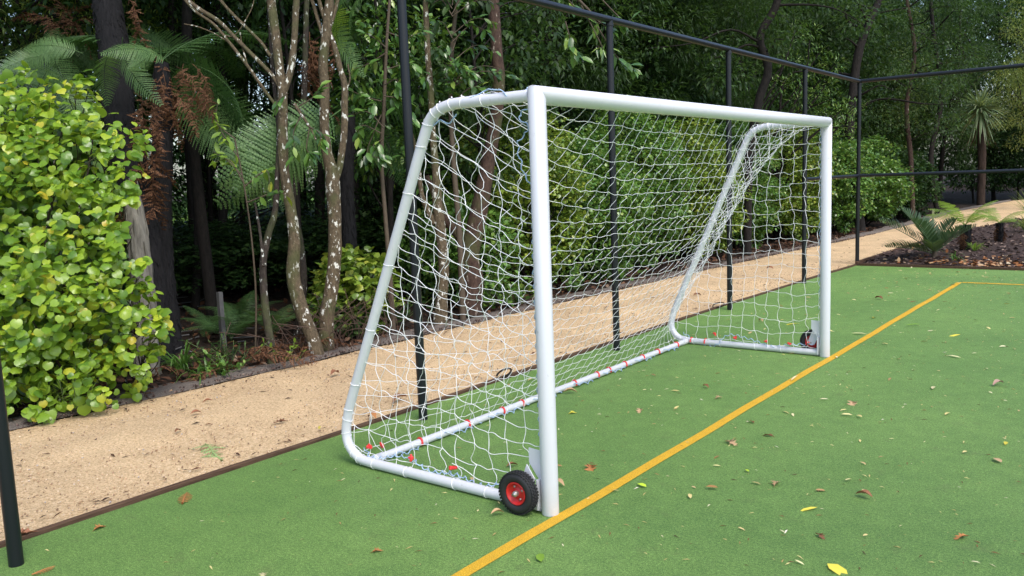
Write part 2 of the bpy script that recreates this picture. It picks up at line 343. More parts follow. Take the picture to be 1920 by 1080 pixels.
# yellow marking: goal line and its return along the end of the court
def strip_line(pts, wd, z):
    p = np.array(pts, float); mb = MB(); L = []; Rr = []
    T = np.gradient(p, axis=0); T /= np.linalg.norm(T, axis=1)[:, None]; N = np.stack([-T[:, 1], T[:, 0]], 1)
    for q, n in zip(p, N): L.append([*(q + n * wd / 2), z]); Rr.append([*(q - n * wd / 2), z])
    k = len(p); return mb.add(np.array(L + Rr), [(i, i + k, i + 1 + k, i + 1) for i in range(k - 1)])
yy = np.linspace(-9, 9.36, 60); xx = .066 + .004 * np.sin(yy * 1.7) + .003 * np.sin(yy * 5.1)
obj('yellow_goal_line', strip_line(np.stack([xx, yy], 1), .062, .004), M_LINE, None, 'structure')
xx = np.linspace(.099, 14, 30); obj('yellow_end_line', strip_line(np.stack([xx, 9.36 + .22 * 0 + .004 * np.sin(xx * 3)], 1), .075, .004), M_LINE, None, 'structure')
# path
def path_sheet():
    ys = np.concatenate([np.linspace(-10, 12, 200), np.linspace(12.2, 44, 100)]); us = np.linspace(0, 1, 40); V = []
    for y in ys:
        a, b = far_edge(y) - .02, near_edge(y) - .03
        for u in us:
            x = a + (b - a) * u
            z = .002 + .014 * math.sin(math.pi * u) + .006 * math.sin(x * 5.3 + y * 2.1) * math.sin(y * 3.7 - x) + .002 * math.sin(x * 31 + y * 17)
            V.append((x, y, z + .012 * max(0, y - 16) ** 1.15))
    n = len(us); i = (np.arange(len(ys) - 1) * n)[:, None]; k = np.arange(n - 1)[None]
    return MB().add(np.array(V), np.stack([i + k, i + k + 1, i + k + 1 + n, i + k + n], -1).reshape(-1, 4))
obj('gravel_path', path_sheet(), M_PATH, None, 'structure')
# garden bed beyond the end of the court
def bed_z(x, y): return .03 + .10 * sst(11.1, 12.2, y) * sst(0, .8, x - near_edge(y)) + .02 * np.sin(x * 3.1 + y * 2) + .012 * np.maximum(0, y - 16) ** 1.15
def bed():
    ys = np.linspace(11.07, 34, 90); us = np.linspace(0, 1, 60); V = []
    for y in ys:
        a = near_edge(y) + .0
        for u in us:
            x = a + (22 - a) * u ** 1.6; V.append((x, y, float(bed_z(x, y))))
    n = 60; i = (np.arange(89) * n)[:, None]; k = np.arange(n - 1)[None]
    return MB().add(np.array(V), np.stack([i + k, i + k + 1, i + k + 1 + n, i + k + n], -1).reshape(-1, 4))
obj('garden_bed', bed(), M_BED, None, 'structure')
sheet('lawn', np.linspace(-60, -15.2, 40), np.linspace(4, 70, 60), lambda x, y: -.08 + .05 * np.sin(x * .3) + .022 * np.clip(-16 - x, 0, 40), M_LAWN)
# far verge strip
mb = MB(); ys = np.linspace(-8, 30, 220); V = []
for y in ys:
    e = far_edge(y); wdt = .16 + .04 * math.sin(y * 2.3) + .03 * math.sin(y * 7.1)
    zz = .012 * max(0, y - 16) ** 1.15
    V += [(e + .02 * math.sin(y * 5), y, .013 + zz), (e - wdt * .5, y, .045 + zz), (e - wdt, y, .035 + zz), (e - wdt - .25, y, .0 + zz)]
i = (np.arange(219) * 4)[:, None]; k = np.arange(3)[None]
obj('verge', mb.add(np.array(V), np.stack([i + k + 1, i + k, i + k + 4, i + k + 5], -1).reshape(-1, 4)), M_STRIP, None, 'structure')

# timber edging boards
def edging(name, label, pts, wd, h, L, seed):
    r = np.random.RandomState(seed); t = thing(name, label, 'garden edging', (*pts[0], 0))
    p = np.array(pts, float); seg = np.linalg.norm(np.diff(p, axis=0), axis=1); s = np.concatenate([[0], np.cumsum(seg)])
    d = 0
    while d < s[-1] - .05:
        e = min(d + L, s[-1]); a = np.array([np.interp(d + .004, s, p[:, 0]), np.interp(d + .004, s, p[:, 1])]); b = np.array([np.interp(e - .004, s, p[:, 0]), np.interp(e - .004, s, p[:, 1])])
        n = 8; V = []; dirn = (b - a) / np.linalg.norm(b - a); nr = np.array([-dirn[1], dirn[0]]); dz = r.uniform(-.004, .004)
        for i in range(n + 1):
            dd = d + .004 + (e - d - .008) * i / n
            c = np.array([np.interp(dd, s, p[:, 0]), np.interp(dd, s, p[:, 1])]) + nr * r.uniform(-.002, .002)
            hh = h + dz + r.uniform(-.002, .002)
            for sx, z in ((-1, -.1), (-1, hh - .004), (-.8, hh), (.8, hh), (1, hh - .004), (1, -.1)): V.append((*(c + nr * sx * wd / 2), z))
        F = [(i * 6 + k, i * 6 + (k + 1) % 6, i * 6 + 6 + (k + 1) % 6, i * 6 + 6 + k) for i in range(n) for k in range(6)] + [tuple(range(6))[::-1], tuple(n * 6 + k for k in range(6))]
        obj('board', MB().add(np.array(V), F, False), M_WOOD, t); d = e
    return t
edging('timber_edging', 'long low brown timber edging board between the turf and the sandy path', [(near_edge(y) - .004 + .008 * math.sin(y * 1.9), y) for y in np.linspace(-9, 11.05, 60)], .034, .022, 3.6, 3)
edging('timber_edging', 'dark timber edging along the bark mulch bed and the end of the turf', [(x, 11.045 + .006 * math.sin(x * 2)) for x in np.linspace(-1.7, 14, 40)], .034, .035, 3.6, 4)
edging('timber_edging', 'curved timber edging between the mulch bed and the path behind the corner post', [(near_edge(y), y) for y in np.linspace(11.1, 25, 60)], .04, .06, 2.4, 5)

# ------------------------------------------------------------------ goal
W = 4.014; HT = 1.945
goal = thing('football_goal', 'white portable football goal with sagging white net, standing on the yellow line', 'football goal', (0, 0, 0))
def mitre_post(y0, sgn):
    n = 40; ph = np.arange(n) * 2 * math.pi / n; r = .041; x = r * np.cos(ph); y = r * np.sin(ph)
    mb = MB(); top = HT + .0 - sgn * y * 1.0                     # cut at 45 degrees towards the crossbar
    top = np.minimum(top, HT + .036)
    v = np.concatenate([np.stack([x * .97, y0 + y * .97, 0 * x + .002], 1), np.stack([x, y0 + y, 0 * x + .008], 1), np.stack([x, y0 + y, top - .002], 1), np.stack([x * .97, y0 + y * .97, top], 1)])
    k = np.arange(n); k2 = (k + 1) % n
    f = np.concatenate([np.stack([k + a, k2 + a, k2 + a + n, k + a + n], 1) for a in (0, n, 2 * n)])
    mb.add(v, f); mb.add(v[-n:], [tuple(range(n))], False); mb.add(v[:n], [tuple(range(n))[::-1]], False); return mb
obj('post', mitre_post(0, 1), M_WHITE, goal); obj('post', mitre_post(W, -1), M_WHITE, goal)
def crossbar():
    n = 40; ph = np.arange(n) * 2 * math.pi / n; r = .0415; x = r * np.cos(ph); z = r * np.sin(ph)
    a = np.maximum(-z, -.036) + .0005; v = [np.stack([x * .97, a, HT + z * .97], 1), np.stack([x, a + .002, HT + z], 1)]
    for q in (.3, .7): v.append(np.stack([x, W * q + 0 * z, HT + z], 1))
    v += [np.stack([x, W - a - .002, HT + z], 1), np.stack([x * .97, W - a, HT + z * .97], 1)]
    v = np.concatenate(v); k = np.arange(n); k2 = (k + 1) % n
    f = np.concatenate([np.stack([k + i * n, k + i * n + n, k2 + i * n + n, k2 + i * n], 1) for i in range(5)])[:, ::-1]
    mb = MB().add(v, f); mb.add(v[:n], [tuple(range(n))], False); mb.add(v[-n:], [tuple(range(n))[::-1]], False); return mb
obj('crossbar', crossbar(), M_WHITE, goal)
PROF = [(-.035, 1.946), (-.20, 1.947), (-.40, 1.948), (-.50, 1.946), (-.585, 1.928), (-.645, 1.890), (-.690, 1.820), (-.80, 1.585), (-1.0, 1.155), (-1.2, .725), (-1.36, .385), (-1.405, .27), (-1.425, .17), (-1.405, .10), (-1.345, .05), (-1.26, .032), (-1.0, .030), (-.6, .030), (-.33, .030), (-.05, .030)]
for y in (0, W):
    pr = spline([(x, y, z) for x, z in PROF], 6)
    obj('side_frame', tube(MB(), pr, .0275, 20), M_WHITE, goal)
obj('back_bar', tube(MB(), [(-1.262, .03, .0275), (-1.262, 1.3, .0275), (-1.262, 2.7, .0275), (-1.262, W - .03, .0275)], .0225, 20), M_WHITE, goal)
for y in (0.075, W - .075): obj('frame_sleeve', tube(MB(), [(-1.262, y - .04, .0275), (-1.262, y + .04, .0275)], .0265, 20), M_WHITE, goal)
# wheels and brackets
def lathe(mb, prof, c, n=48, s=1):                               # profile of (offset along y, radius)
    ph = np.arange(n) * 2 * math.pi / n; v = []
    for o, r in prof: v.append(np.stack([c[0] + r * np.cos(ph), c[1] + s * o + 0 * ph, c[2] + r * np.sin(ph)], 1))
    v = np.concatenate(v); k = np.arange(n); k2 = (k + 1) % n
    f = np.concatenate([np.stack([k + i * n, k2 + i * n, k2 + i * n + n, k + i * n + n], 1) for i in range(len(prof) - 1)])
    if s > 0: f = f[:, ::-1]
    return mb.add(v, f)
def wheel(y, s):
    c = (-.128, y, .105); wh = thing('wheel', '', '', (0, 0, 0)); 
    for k in ('label', 'category'): del wh[k]
    wh.parent = goal
    ty = lathe(MB(), [(.014, .052), (.024, .060), (.030, .075), (.027, .090), (.018, .098), (0, .1005), (-.018, .098), (-.027, .090), (-.030, .075), (-.024, .060), (-.014, .052)], c, 56, s)
    for k in range(40):
        a = 2 * math.pi * k / 40
        for j, (o, r) in enumerate(((.019, .0985), (.007, .101), (-.007, .101), (-.019, .0985))):
            aa = a + (j % 2) * math.pi / 40; X = A(math.cos(aa), 0, math.sin(aa)); T = A(-math.sin(aa), 0, math.cos(aa)); Y = A(0, 1, 0)
            q = A(*c) + X * (r + .001) + Y * o
            v = [q + X * z * .0028 + T * a1 * .0052 + Y * b1 * .0056 for z in (-1, 1) for a1, b1 in ((-1, -1), (1, -1), (1, 1), (-1, 1))]
            ty.add(np.array(v), [(0, 1, 2, 3), (7, 6, 5, 4), (0, 4, 5, 1), (1, 5, 6, 2), (2, 6, 7, 3), (3, 7, 4, 0)], False)
    obj('tyre', ty, M_TYRE, wh)
    obj('rim', lathe(MB(), [(.016, .054), (.024, .056), (.026, .053), (.020, .048), (.006, .043), (.004, .026), (.012, .020), (.012, .001)], c, 40, s), M_RIM, wh)
    obj('rim', lathe(MB(), [(.016, .054), (.024, .056), (.026, .053), (.020, .048), (.006, .043), (.004, .026), (.012, .020), (.012, .001)], c, 40, -s), M_RIM, wh)
    obj('hub', lathe(MB(), [(.010, .014), (.030, .014), (.032, .012), (.032, .009), (.038, .009), (.039, .001)], c, 12, s), M_STEEL, wh)
    for k in range(4):
        a = 2 * math.pi * k / 4 + .5; cc = (c[0] + .033 * math.cos(a), c[1], c[2] + .033 * math.sin(a))
        obj('rim_bolt', lathe(MB(), [(.004, .006), (.011, .006), (.012, .001)], cc, 6, s), M_STEEL, wh)
    obj('axle', lathe(MB(), [(-.125, .006), (.0, .006)], c, 8, s), M_STEEL, wh)
def prism(poly, y0, y1):
    n = len(poly); v = [(x, y0, z) for x, z in poly] + [(x, y1, z) for x, z in poly]
    f = [tuple(range(n)), tuple(range(2 * n - 1, n - 1, -1))] + [(i, i + n, (i + 1) % n + n, (i + 1) % n) for i in range(n)]
    return MB().add(np.array(v), f, False)
for y, s in ((0, -1), (W, 1)):
    obj('wheel_bracket', prism([(-.038, .30), (-.115, .305), (-.115, .235), (-.06, .16), (-.045, .10), (-.038, .10)], y - .003, y + .003), M_WHITE, goal)
    obj('wheel_bracket', prism([(-.045, .018), (-.055, .018), (-.055, .165), (-.045, .165)], y - .035, y + .035), M_WHITE, goal)
    obj('wheel_bracket', prism([(-.06, .17), (-.105, .235), (-.15, .12), (-.145, .085), (-.10, .085)], y + s * .034 - .003, y + s * .034 + .003), M_WHITE, goal)
    wheel(y + s * .078, s)
# net
def xl(z): return np.interp(z, [.03, .05, .10, .17, .27, .385, 1.82, 1.89, 1.93, 1.947], [-1.26, -1.345, -1.405, -1.425, -1.405, -1.36, -.69, -.645, -.585, -.4])
def ztop(x): return np.interp(x, [-1.42, -1.405, -1.36, -.69, -.645, -.585, -.5, 0], [.17, .27, .385, 1.82, 1.89, 1.928, 1.946, 1.946])
def zbot(x): return np.interp(x, [-1.425, -1.405, -1.345, -1.26, 0], [.17, .10, .05, .032, .032])
CE = .115
def edge(p, q, r, sag=.006, amp=.005, n=6):
    t = np.linspace(0, 1, n)[:, None]; L = np.linalg.norm(q - p) / CE
    o = r.normal(size=(2, 3)) * amp * L; b = np.sin(math.pi * t); b2 = np.sin(2 * math.pi * t)
    c = p + (q - p) * t + b * o[0] + b2 * o[1] * .8; c[:, 2] -= (b[:, 0] * sag * L); return c
def side_net(y, shear, seed, bulge):
    r = np.random.RandomState(seed); K = {}; E = []; mb = MB()
    for i in range(0, 13):
        for j in range(-1, 22):
            x = -.045 - CE * .96 * i + r.normal() * .005 + .010 * math.sin(j * .9 + i * .5); z0 = .07 + CE * j
            z = z0 - shear * (1 + x / .9) * min(1, max(0, z0 / 1.6)) + r.normal() * .005 + .016 * math.sin(i * 1.1 + j * .6)
            if x > -.05: x = -.045
            d = min(x - xl(min(max(z, .03), 1.94)), .3)
            if z < ztop(x) - .02 and z > zbot(x) + .02 and (i == 0 or d > .015):
                K[i, j] = A(x, y + bulge * math.sin(min(1, d / .3) * 1.5) + r.normal() * .008, z)
    def att(p, d):                                             # run on to the tube from p along d
        for s in np.linspace(0, .25, 60):
            q = p + d * s
            if q[2] > ztop(q[0]) - .0 or q[2] < zbot(q[0]) or q[0] < xl(q[2]): break
        q[1] = y + r.normal() * .012; return q
    for (i, j), p in K.items():
        if (i + 1, j) in K: E.append(edge(p, K[i + 1, j], r))
        else: E.append(edge(p, att(p, A(-1, 0, .3 if shear else 0)), r))
        if (i, j + 1) in K: E.append(edge(p, K[i, j + 1], r, 0, .008))
        else: E.append(edge(p, att(p, A(-.1, 0, 1)), r, 0))
        if (i, j - 1) not in K: E.append(edge(p, att(p, A(0, 0, -1)), r, 0))
    cords(mb, E, .0018, 5)
    kk = np.array(list(K.values())); scatter(mb, OCT_V, OCT_F, (np.tile(np.eye(3) * .0040, (len(kk), 1, 1)), kk))
    # loops of cord round the tube where the net is tied
    for q in np.arange(.08, .97, .043):
        pts = spline([(x, y, z) for x, z in PROF], 6); a = pts[int(q * (len(pts) - 1))]; b = pts[min(len(pts) - 1, int(q * (len(pts) - 1)) + 1)]
        T = unit((b - a)[None])[0]; N = np.cross(T, A(0, 1, 0)); ph = np.linspace(0, 2 * math.pi, 13)[:, None]
        tube(mb, a + .0295 * (np.cos(ph) * N + np.sin(ph) * A(0, 1, 0)) + T * .012 * np.sin(ph * .5 + r.uniform(0, 3)), .0019, 5, False)
        e = a - N * .033; scatter(mb, OCT_V, OCT_F, (np.eye(3)[None] * .006, e[None]))
    return mb
def back_net():
    r = np.random.RandomState(5); pr = np.array([(x, z) for x, z in PROF[:16]]); pr[0] = (-.03, 1.915); pr[-1] = (-1.262, .045)
    pr = spline(np.c_[pr, pr[:, 0] * 0], 6)[:, :2]; s = np.concatenate([[0], np.cumsum(np.linalg.norm(np.diff(pr, axis=0), axis=1))]); s /= s[-1]
    ni, nj = 24, 37; K = np.zeros((ni + 1, nj + 1, 3)); cd = A(-1.262, .045) - A(-.03, 1.915)
    for i in range(ni + 1):
        t = i / ni; side = A(np.interp(t, s, pr[:, 0]), np.interp(t, s, pr[:, 1]))
        tq = A(np.interp(min(1, t + .01), s, pr[:, 0]) - np.interp(max(0, t - .01), s, pr[:, 0]), np.interp(min(1, t + .01), s, pr[:, 1]) - np.interp(max(0, t - .01), s, pr[:, 1])); tq /= np.linalg.norm(tq) + 1e-9
        side = side + A(tq[1], -tq[0]) * .028 * min(1, 12 * t, 8 * (1 - t))
        mid = A(-.03, 1.915) + cd * (t ** .95) + A(.6, -.8) * .10 * math.sin(math.pi * t) * (1 - .3 * t) + A(-1, 0) * .06 * math.sin(math.pi * t) ** 2 * t
        for j in range(nj + 1):
            y = .03 + (W - .06) * j / nj; d = min(y, W - y); wgt = math.exp(-max(0, d - .03) / (.42 if y < 2 else .38))
            q = mid + (side - mid) * wgt; jit = .004 if 0 < i < ni else .002
            K[i, j] = A(q[0], y, q[1]) + r.normal(size=3) * jit
            K[i, j, 1] += .018 * (1 if i % 2 else -1) * math.sin(math.pi * t) * min(1, d / .3)
            K[i, j, 2] += .014 * math.sin(j * .35 + i * .3) * math.sin(math.pi * t); K[i, j, 1] += .03 * math.sin(i * .5 + j * .21) * math.sin(math.pi * t)
    E = []
    for i in range(ni + 1):
        for j in range(nj + 1):
            if j < nj: E.append(edge(K[i, j], K[i, j + 1], r, .005, .003, 7))
            if i < ni:
                e = edge(K[i, j], K[i + 1, j], r, 0, .003, 7); b = np.sin(2 * math.pi * np.linspace(0, 1, 7)); wy = min(1, min(j, nj - j) / 3) * math.sin(math.pi * min(1, (i + 1) / ni * 1.2)); e[:, 1] += b * .016 * wy; E.append(e)
    mb = cords(MB(), E, .00155, 4); kk = K[1:-1].reshape(-1, 3)
    return scatter(mb, OCT_V, OCT_F, (np.tile(np.eye(3) * .0038, (len(kk), 1, 1)), kk))
obj('side_net', side_net(0, .46, 11, .03), M_CORD, goal)
obj('side_net', side_net(W, .0, 12, -.02), M_CORD, goal)
obj('back_net', back_net(), M_CORD, goal)
def rope(pts, rad, amp, freq, seed, r0=.0029):
    r = np.random.RandomState(seed); p = spline(pts, 40); s = np.concatenate([[0], np.cumsum(np.linalg.norm(np.diff(p, axis=0), axis=1))])
    T = unit(np.gradient(p, axis=0)); up = A(.2, .5, .8); N = unit(np.cross(T, up)); B = np.cross(T, N); a = s * freq
    q = p + (np.cos(a) * amp)[:, None] * N + (np.sin(a) * amp)[:, None] * B + r.normal(size=p.shape) * rad
    return tube(MB(), q, r0, 5)
obj('lacing_rope', rope([(-.047, .01, 1.90), (-.10, .0, 1.86), (-.052, .0, 1.80), (-.13, .02, 1.735), (-.10, .02, 1.60), (-.052, .01, 1.52), (-.047, 0, 1.2), (-.047, 0, .8), (-.047, 0, .32)], .001, .006, 90, 1), M_ROPE, goal)
obj('lacing_rope', rope([(-.047, W, 1.90), (-.047, W, 1.5), (-.049, W, 1.0), (-.047, W, .4)], .001, .006, 90, 2), M_ROPE, goal)
obj('lacing_rope', rope([(-.05, .0, 1.985), (-.10, -.02, 1.93), (-.20, -.02, 1.985), (-.30, .0, 1.99), (-.38, -.02, 1.955), (-.43, .0, 1.92)], .001, .003, 60, 3, .003), M_ROPE, goal)
obj('lacing_rope', rope([(-.48, .0, 1.90), (-.53, .01, 1.86), (-.59, .01, 1.875), (-.63, .0, 1.86)], .001, .003, 80, 31, .0035), M_ROPE, goal)
obj('lacing_rope', rope([(-1.30, .02, .10), (-1.22, .01, .06), (-1.0, .03, .10), (-.8, .02, .06), (-.62, .02, .075), (-.45, .02, .05), (-.30, .02, .08), (-.2, .02, .05)], .002, .008, 120, 4), M_ROPE, goal)
obj('lacing_rope', rope([(-1.30, W, .10), (-1.15, W, .01), (-.98, W - .03, .01), (-.85, W - .03, .12), (-.65, W - .02, .10), (-.45, W - .02, .05), (-.3, W - .02, .08), (-.1, W, .10)], .002, .008, 100, 5), M_ROPE, goal)
bp = [(-1.235 + .02 * math.sin(k * 2.1), .15 + k * .16, .012 + .018 * (k % 3 == 0)) for k in range(24)]
obj('lacing_rope', rope(bp, .002, .010, 60, 6), M_ROPE, goal)
def clip(c, seed):
    r = np.random.RandomState(seed); mb = MB()
    for k in range(5):
        d = sph(r, 1)[0] * A(1, 1, .8); tube(mb, [A(*c) - d * .008, A(*c) + d * .024], [.010, .006], 6)
    return mb
def clipring(c, seed):
    r = np.random.RandomState(seed); mb = MB(); ph = np.linspace(-.4, 3.6, 10)
    q = np.stack([c[0] + .0255 * np.cos(ph), c[1] + .01 * np.sin(ph * .5), c[2] + .0255 * np.sin(ph)], 1); tube(mb, q, .0072, 6)
    return tube(mb, [q[-1], q[-1] + A(-.01, 0, .015)], .006, 6)
for k, (x, y, z) in enumerate([(-1.27, .02, .11), (-1.20, .06, .12), (-.93, .02, .105), (-.63, .02, .105), (-.98, W - .02, .12), (-.78, W - .02, .10), (-.50, W - .02, .09), (-.30, W - .02, .09), (-.14, W, .10)]):
    obj('net_clip', clip((x, y, z), k), M_RED, goal)
for k, y in enumerate([.42, .86, 1.22, 1.44, 1.68, 2.1, 2.42, 2.6, 2.85, 3.15, 3.42, 3.78]): obj('net_clip', clipring((-1.262, y, .0275), k), M_RED, goal)
for x in (-1.22, -1.08):
    mb = MB(); ph = np.linspace(-.6, 3.4, 10); tube(mb, np.stack([x + 0 * ph, W + .031 * np.cos(ph), .03 + .031 * np.sin(ph)], 1), .006, 6); obj('net_clip', mb, M_RED, goal)

# ------------------------------------------------------------------ black pipe fence round the court
fx = lambda y: -1.6528 - .011 * y
FY = [-1.7054 + 2.5779 * k for k in range(6)]; FY[5] += .043
HF, HM = 2.927, 1.4366
fence = thing('court_fence', 'black pipe fence frame without mesh along the turf edge', 'fence', (fx(0), 4, 0))
for k in range(-1, 6):
    y = FY[0] + 2.5779 * k if k < 5 else FY[5]
    mb = tube(MB(), [(fx(y), y, 0), (fx(y), y, 1.5), (fx(y), y, HF - .012)], .0305, 20)
    obj('fence_post', mb, M_BLACK, fence)
    mb = MB(); tube(mb, [(fx(y), y, HF - .055), (fx(y), y, HF - .034)], .036, 20); obj('post_collar', mb, M_BLACK, fence)
a, b = FY[0] - 2.578, FY[5]
for k in range(-1, 5):
    y0 = FY[0] + 2.5779 * k; y1 = FY[0] + 2.5779 * (k + 1) if k < 4 else FY[5]
    obj('top_rail', tube(MB(), [(fx(y0), y0 + .002, HF), (fx(y1), y1 - .002, HF)], .030, 20), M_BLACK, fence)
yc = FY[5]; xc = fx(yc)
obj('mid_rail', tube(MB(), [(fx(FY[4]), FY[4] + .03, HM), (xc, yc - .03, HM)], .026, 18), M_BLACK, fence)
for k in range(3):
    x0 = xc + 2.5779 * k; x1 = x0 + 2.5779; obj('top_rail', tube(MB(), [(x0 + (.0 if k else -.0), yc, HF + .001), (x1, yc, HF + .001)], .030, 20), M_BLACK, fence)
    obj('mid_rail', tube(MB(), [(x0 + .03, yc, HM), (x1 - .03, yc, HM)], .026, 18), M_BLACK, fence)
    obj('fence_post', tube(MB(), [(x1, yc, 0), (x1, yc, HF - .012)], .0305, 20), M_BLACK, fence)
for y, p in ((yc, xc),):
    obj('post_collar', tube(MB(), [(p, y, HM - .032), (p, y, HM + .032)], .036, 20), M_BLACK, fence)
obj('post_collar', tube(MB(), [(fx(FY[4]), FY[4], HM - .032), (fx(FY[4]), FY[4], HM + .032)], .036, 20), M_BLACK, fence)

# ------------------------------------------------------------------ plant builders
def branchy(mb, base, tips, r0, rs, droop=.0, sides=6, r1=.004):
    for t in tips:
        t = A(*t); b = A(*base); m1 = b + (t - b) * .35 + rs.normal(size=3) * .06 * np.linalg.norm(t - b) + A(0, 0, .08 * np.linalg.norm(t - b))
        m2 = b + (t - b) * .7 + rs.normal(size=3) * .05 * np.linalg.norm(t - b) + A(0, 0, .08 * np.linalg.norm(t - b))
        p = spline([b, m1, m2, t], 4); tube(mb, p, np.linspace(r0, r1, len(p)), sides, False)
    return mb
def clumps_leaves(rs, cen, rad, n, size, tpl, squash=.75, droop=.35, upb=1.0, mb=None, shell=.35):
    """leaves gathered in twig clumps: centres (k,3), radii (k,), n per clump"""
    mb = mb or MB(); k = len(cen); rad = np.broadcast_to(rad, (k,))
    d = sph(rs, k * n); u = shell + (1 - shell) * rs.uniform(0, 1, (k * n, 1)) ** .6
    c = np.repeat(cen, n, 0); r = np.repeat(rad, n)[:, None]
    p = c + d * u * r * A(1, 1, squash)
    dr = unit(d * .8 + sph(rs, k * n) * .6 - A(0, 0, droop)); up = unit(A(0, 0, upb) + sph(rs, k * n) * .55 + d * .5)
    s = size * rs.uniform(.65, 1.25, k * n)
    return scatter(mb, *tpl, (basis(dr, up, s), p), True)
def blob(rs, n, c, rad, shell=.5, low=-1.0):
    d = sph(rs, n * 3); d = d[d[:, 2] > low][:n]; u = shell + (1 - shell) * rs.uniform(0, 1, (len(d), 1)); return A(*c) + d * u * A(*rad)

def frond_mesh(name, m, L=1.5, npin=26, wmax=.36, arch=.35, droop=.25, pn=13, fine=.022, seed=0, crumple=0.0, lift=0.3, fill=.37):
    r = np.random.RandomState(seed); mb = MB(); tt = np.linspace(0, 1, 16)
    rach = np.stack([0 * tt, L * (tt - .12 * arch * tt ** 2), L * (lift * tt - (arch + droop) * tt ** 2 * .75)], 1)
    if crumple: rach += np.cumsum(r.normal(size=rach.shape) * crumple * .05, axis=0)
    tube(mb, rach, np.linspace(.007, .0015, 16), 5, False)
    PV = []; PF = []; nv = 0
    for i in range(npin):
        t = .12 + .87 * (i / (npin - 1)) ** .95; o = np.array([np.interp(t, tt, rach[:, q]) for q in range(3)])
        o2 = np.array([np.interp(min(1, t + .03), tt, rach[:, q]) for q in range(3)]); T = unit((o2 - o + 1e-6)[None])[0]
        lw = wmax * (math.sin(math.pi * (t * .86 + .09)) ** .75) * (1 - .35 * max(0, t - .7) / .3)
        for sx in (-1, 1):
            X = A(sx, 0, 0); d = unit((X * 1.0 + T * .38 + A(0, 0, -.12) + r.normal(size=3) * (.04 + crumple))[None])[0]
            nrm = unit(np.cross(d, T)[None] * sx)[0]
            k = max(5, int(pn * lw / wmax)); uu = np.linspace(.03, 1, k); hw = fill * L * .87 / npin * (1 + .25 * crumple)
            cur = o + d * (uu[:, None] * lw) + A(0, 0, -1) * ((uu ** 2)[:, None] * lw * (.16 + crumple * r.uniform(0, 1)))
            e = unit((T - d * (T @ d))[None])[0]
            for q in range(k - 1):
                pl = hw * (1 - uu[q] ** 2.2) + .002; b0 = cur[q]; st_ = cur[q + 1] - cur[q]; b1 = cur[q] + st_ * .97
                for sy in (-1, 1):
                    off = e * sy * pl + d * pl * .45 - nrm * .18 * pl
                    PV += [b0, b1, b1 - st_ * .22 + off, b0 + st_ * .28 + off]; PF.append((nv, nv + 1, nv + 2, nv + 3) if sy * sx > 0 else (nv, nv + 3, nv + 2, nv + 1)); nv += 4
    mb.add(np.array(PV), np.array(PF)); return mb.mesh(name, m)
def one_island(): pass
FR = {}
for key, m in (('g', M_FERN), ('b', M_FERNB), ('d', M_FERND), ('y', M_FERNY), ('x', M_DEAD)):
    if key == 'x': FR[key] = [frond_mesh('dead_frond', m, 1.3, 22, .22, .5, .5, 9, .02, 40 + k, .35) for k in range(3)]
    elif key == 'y': FR[key] = [frond_mesh('frond', m, 1.0, 20, .26, .45, .2, 10, .02, 60 + k, lift=.6) for k in range(2)]
    else: FR[key] = [frond_mesh('frond', m, 1.6, 31, .40, .45 + .15 * k, .2 + .1 * k, 14, .02, 20 + k, lift=.4) for k in range(3)]
def put_frond(parent, me, loc, az, pitch=0., roll=0., s=1.0, name=None):
    o = link(name or me.name.split('.')[0], me, parent); o.location = Vector([float(c) for c in loc]) - wpos(parent)
    o.rotation_euler = (Matrix.Rotation(az - math.pi / 2, 3, 'Z') @ Matrix.Rotation(pitch, 3, 'X') @ Matrix.Rotation(roll, 3, 'Y')).to_euler()
    o.scale = (s, s, s); return o
def poly_trunk(pts, depth, dd=0.0):
    """pts: (u, v, width px); returns centre line and radii at a depth"""
    n = len(pts); q = np.array([P(u, v, depth + dd * k / max(1, n - 1)) for k, (u, v, wd) in enumerate(pts)]); r = np.array([wd / FPX * depth / 2 for _, _, wd in pts])
    c = spline(np.c_[q, r], 6); return c[:, :3], np.maximum(c[:, 3], .002)

# ------------------------------------------------------------------ heart-leaved shrub on the left
rs = np.random.RandomState(21)
sc = A(-4.75, -.55, 0)
shrub = thing('heart_leaved_shrub', 'large bright lime-green shrub with heart-shaped leaves at the left, beside the path', 'shrub', sc)
lobes = []                                                   # (u, v, depth, radius m) of foliage lobes seen from the court
for u, v, dp, rr in [(40, 222, 6.9, .30), (125, 212, 6.9, .28), (90, 260, 6.7, .36), (-40, 300, 6.8, .5), (178, 235, 6.8, .20), (30, 330, 6.5, .42), (150, 300, 6.5, .34), (215, 270, 6.6, .22),
                     (-70, 420, 6.5, .5), (60, 420, 6.4, .42), (160, 390, 6.4, .32), (210, 340, 6.5, .22), (20, 520, 6.3, .40), (120, 500, 6.2, .36), (185, 470, 6.3, .24), (-60, 600, 6.2, .45), (60, 600, 6.1, .36), (150, 590, 6.15, .34),
                     (225, 560, 6.3, .24), (200, 640, 6.3, .28), (275, 630, 6.4, .20), (245, 690, 6.4, .20), (60, 690, 6.05, .30), (140, 700, 6.1, .28), (20, 660, 6.0, .3), (100, 760, 6.05, .16), (50, 770, 6.0, .16), (190, 720, 6.2, .2), (-60, 740, 6.0, .35), (252, 500, 6.35, .10), (292, 640, 6.45, .13), (262, 560, 6.4, .14), (235, 330, 6.6, .13), (228, 410, 6.5, .12), (150, 170, 7.0, .16), (60, 165, 7.0, .18)]:
    lobes.append((P(u, v, dp), rr))
inner = [(P(60, 340, 7.3), .6), (P(60, 480, 7.0), .7), (P(100, 600, 6.8), .6), (P(-80, 430, 7.2), .8), (P(160, 620, 6.9), .35), (P(110, 280, 7.3), .35), (P(-40, 700, 6.6), .5)]
pts = []; out = []
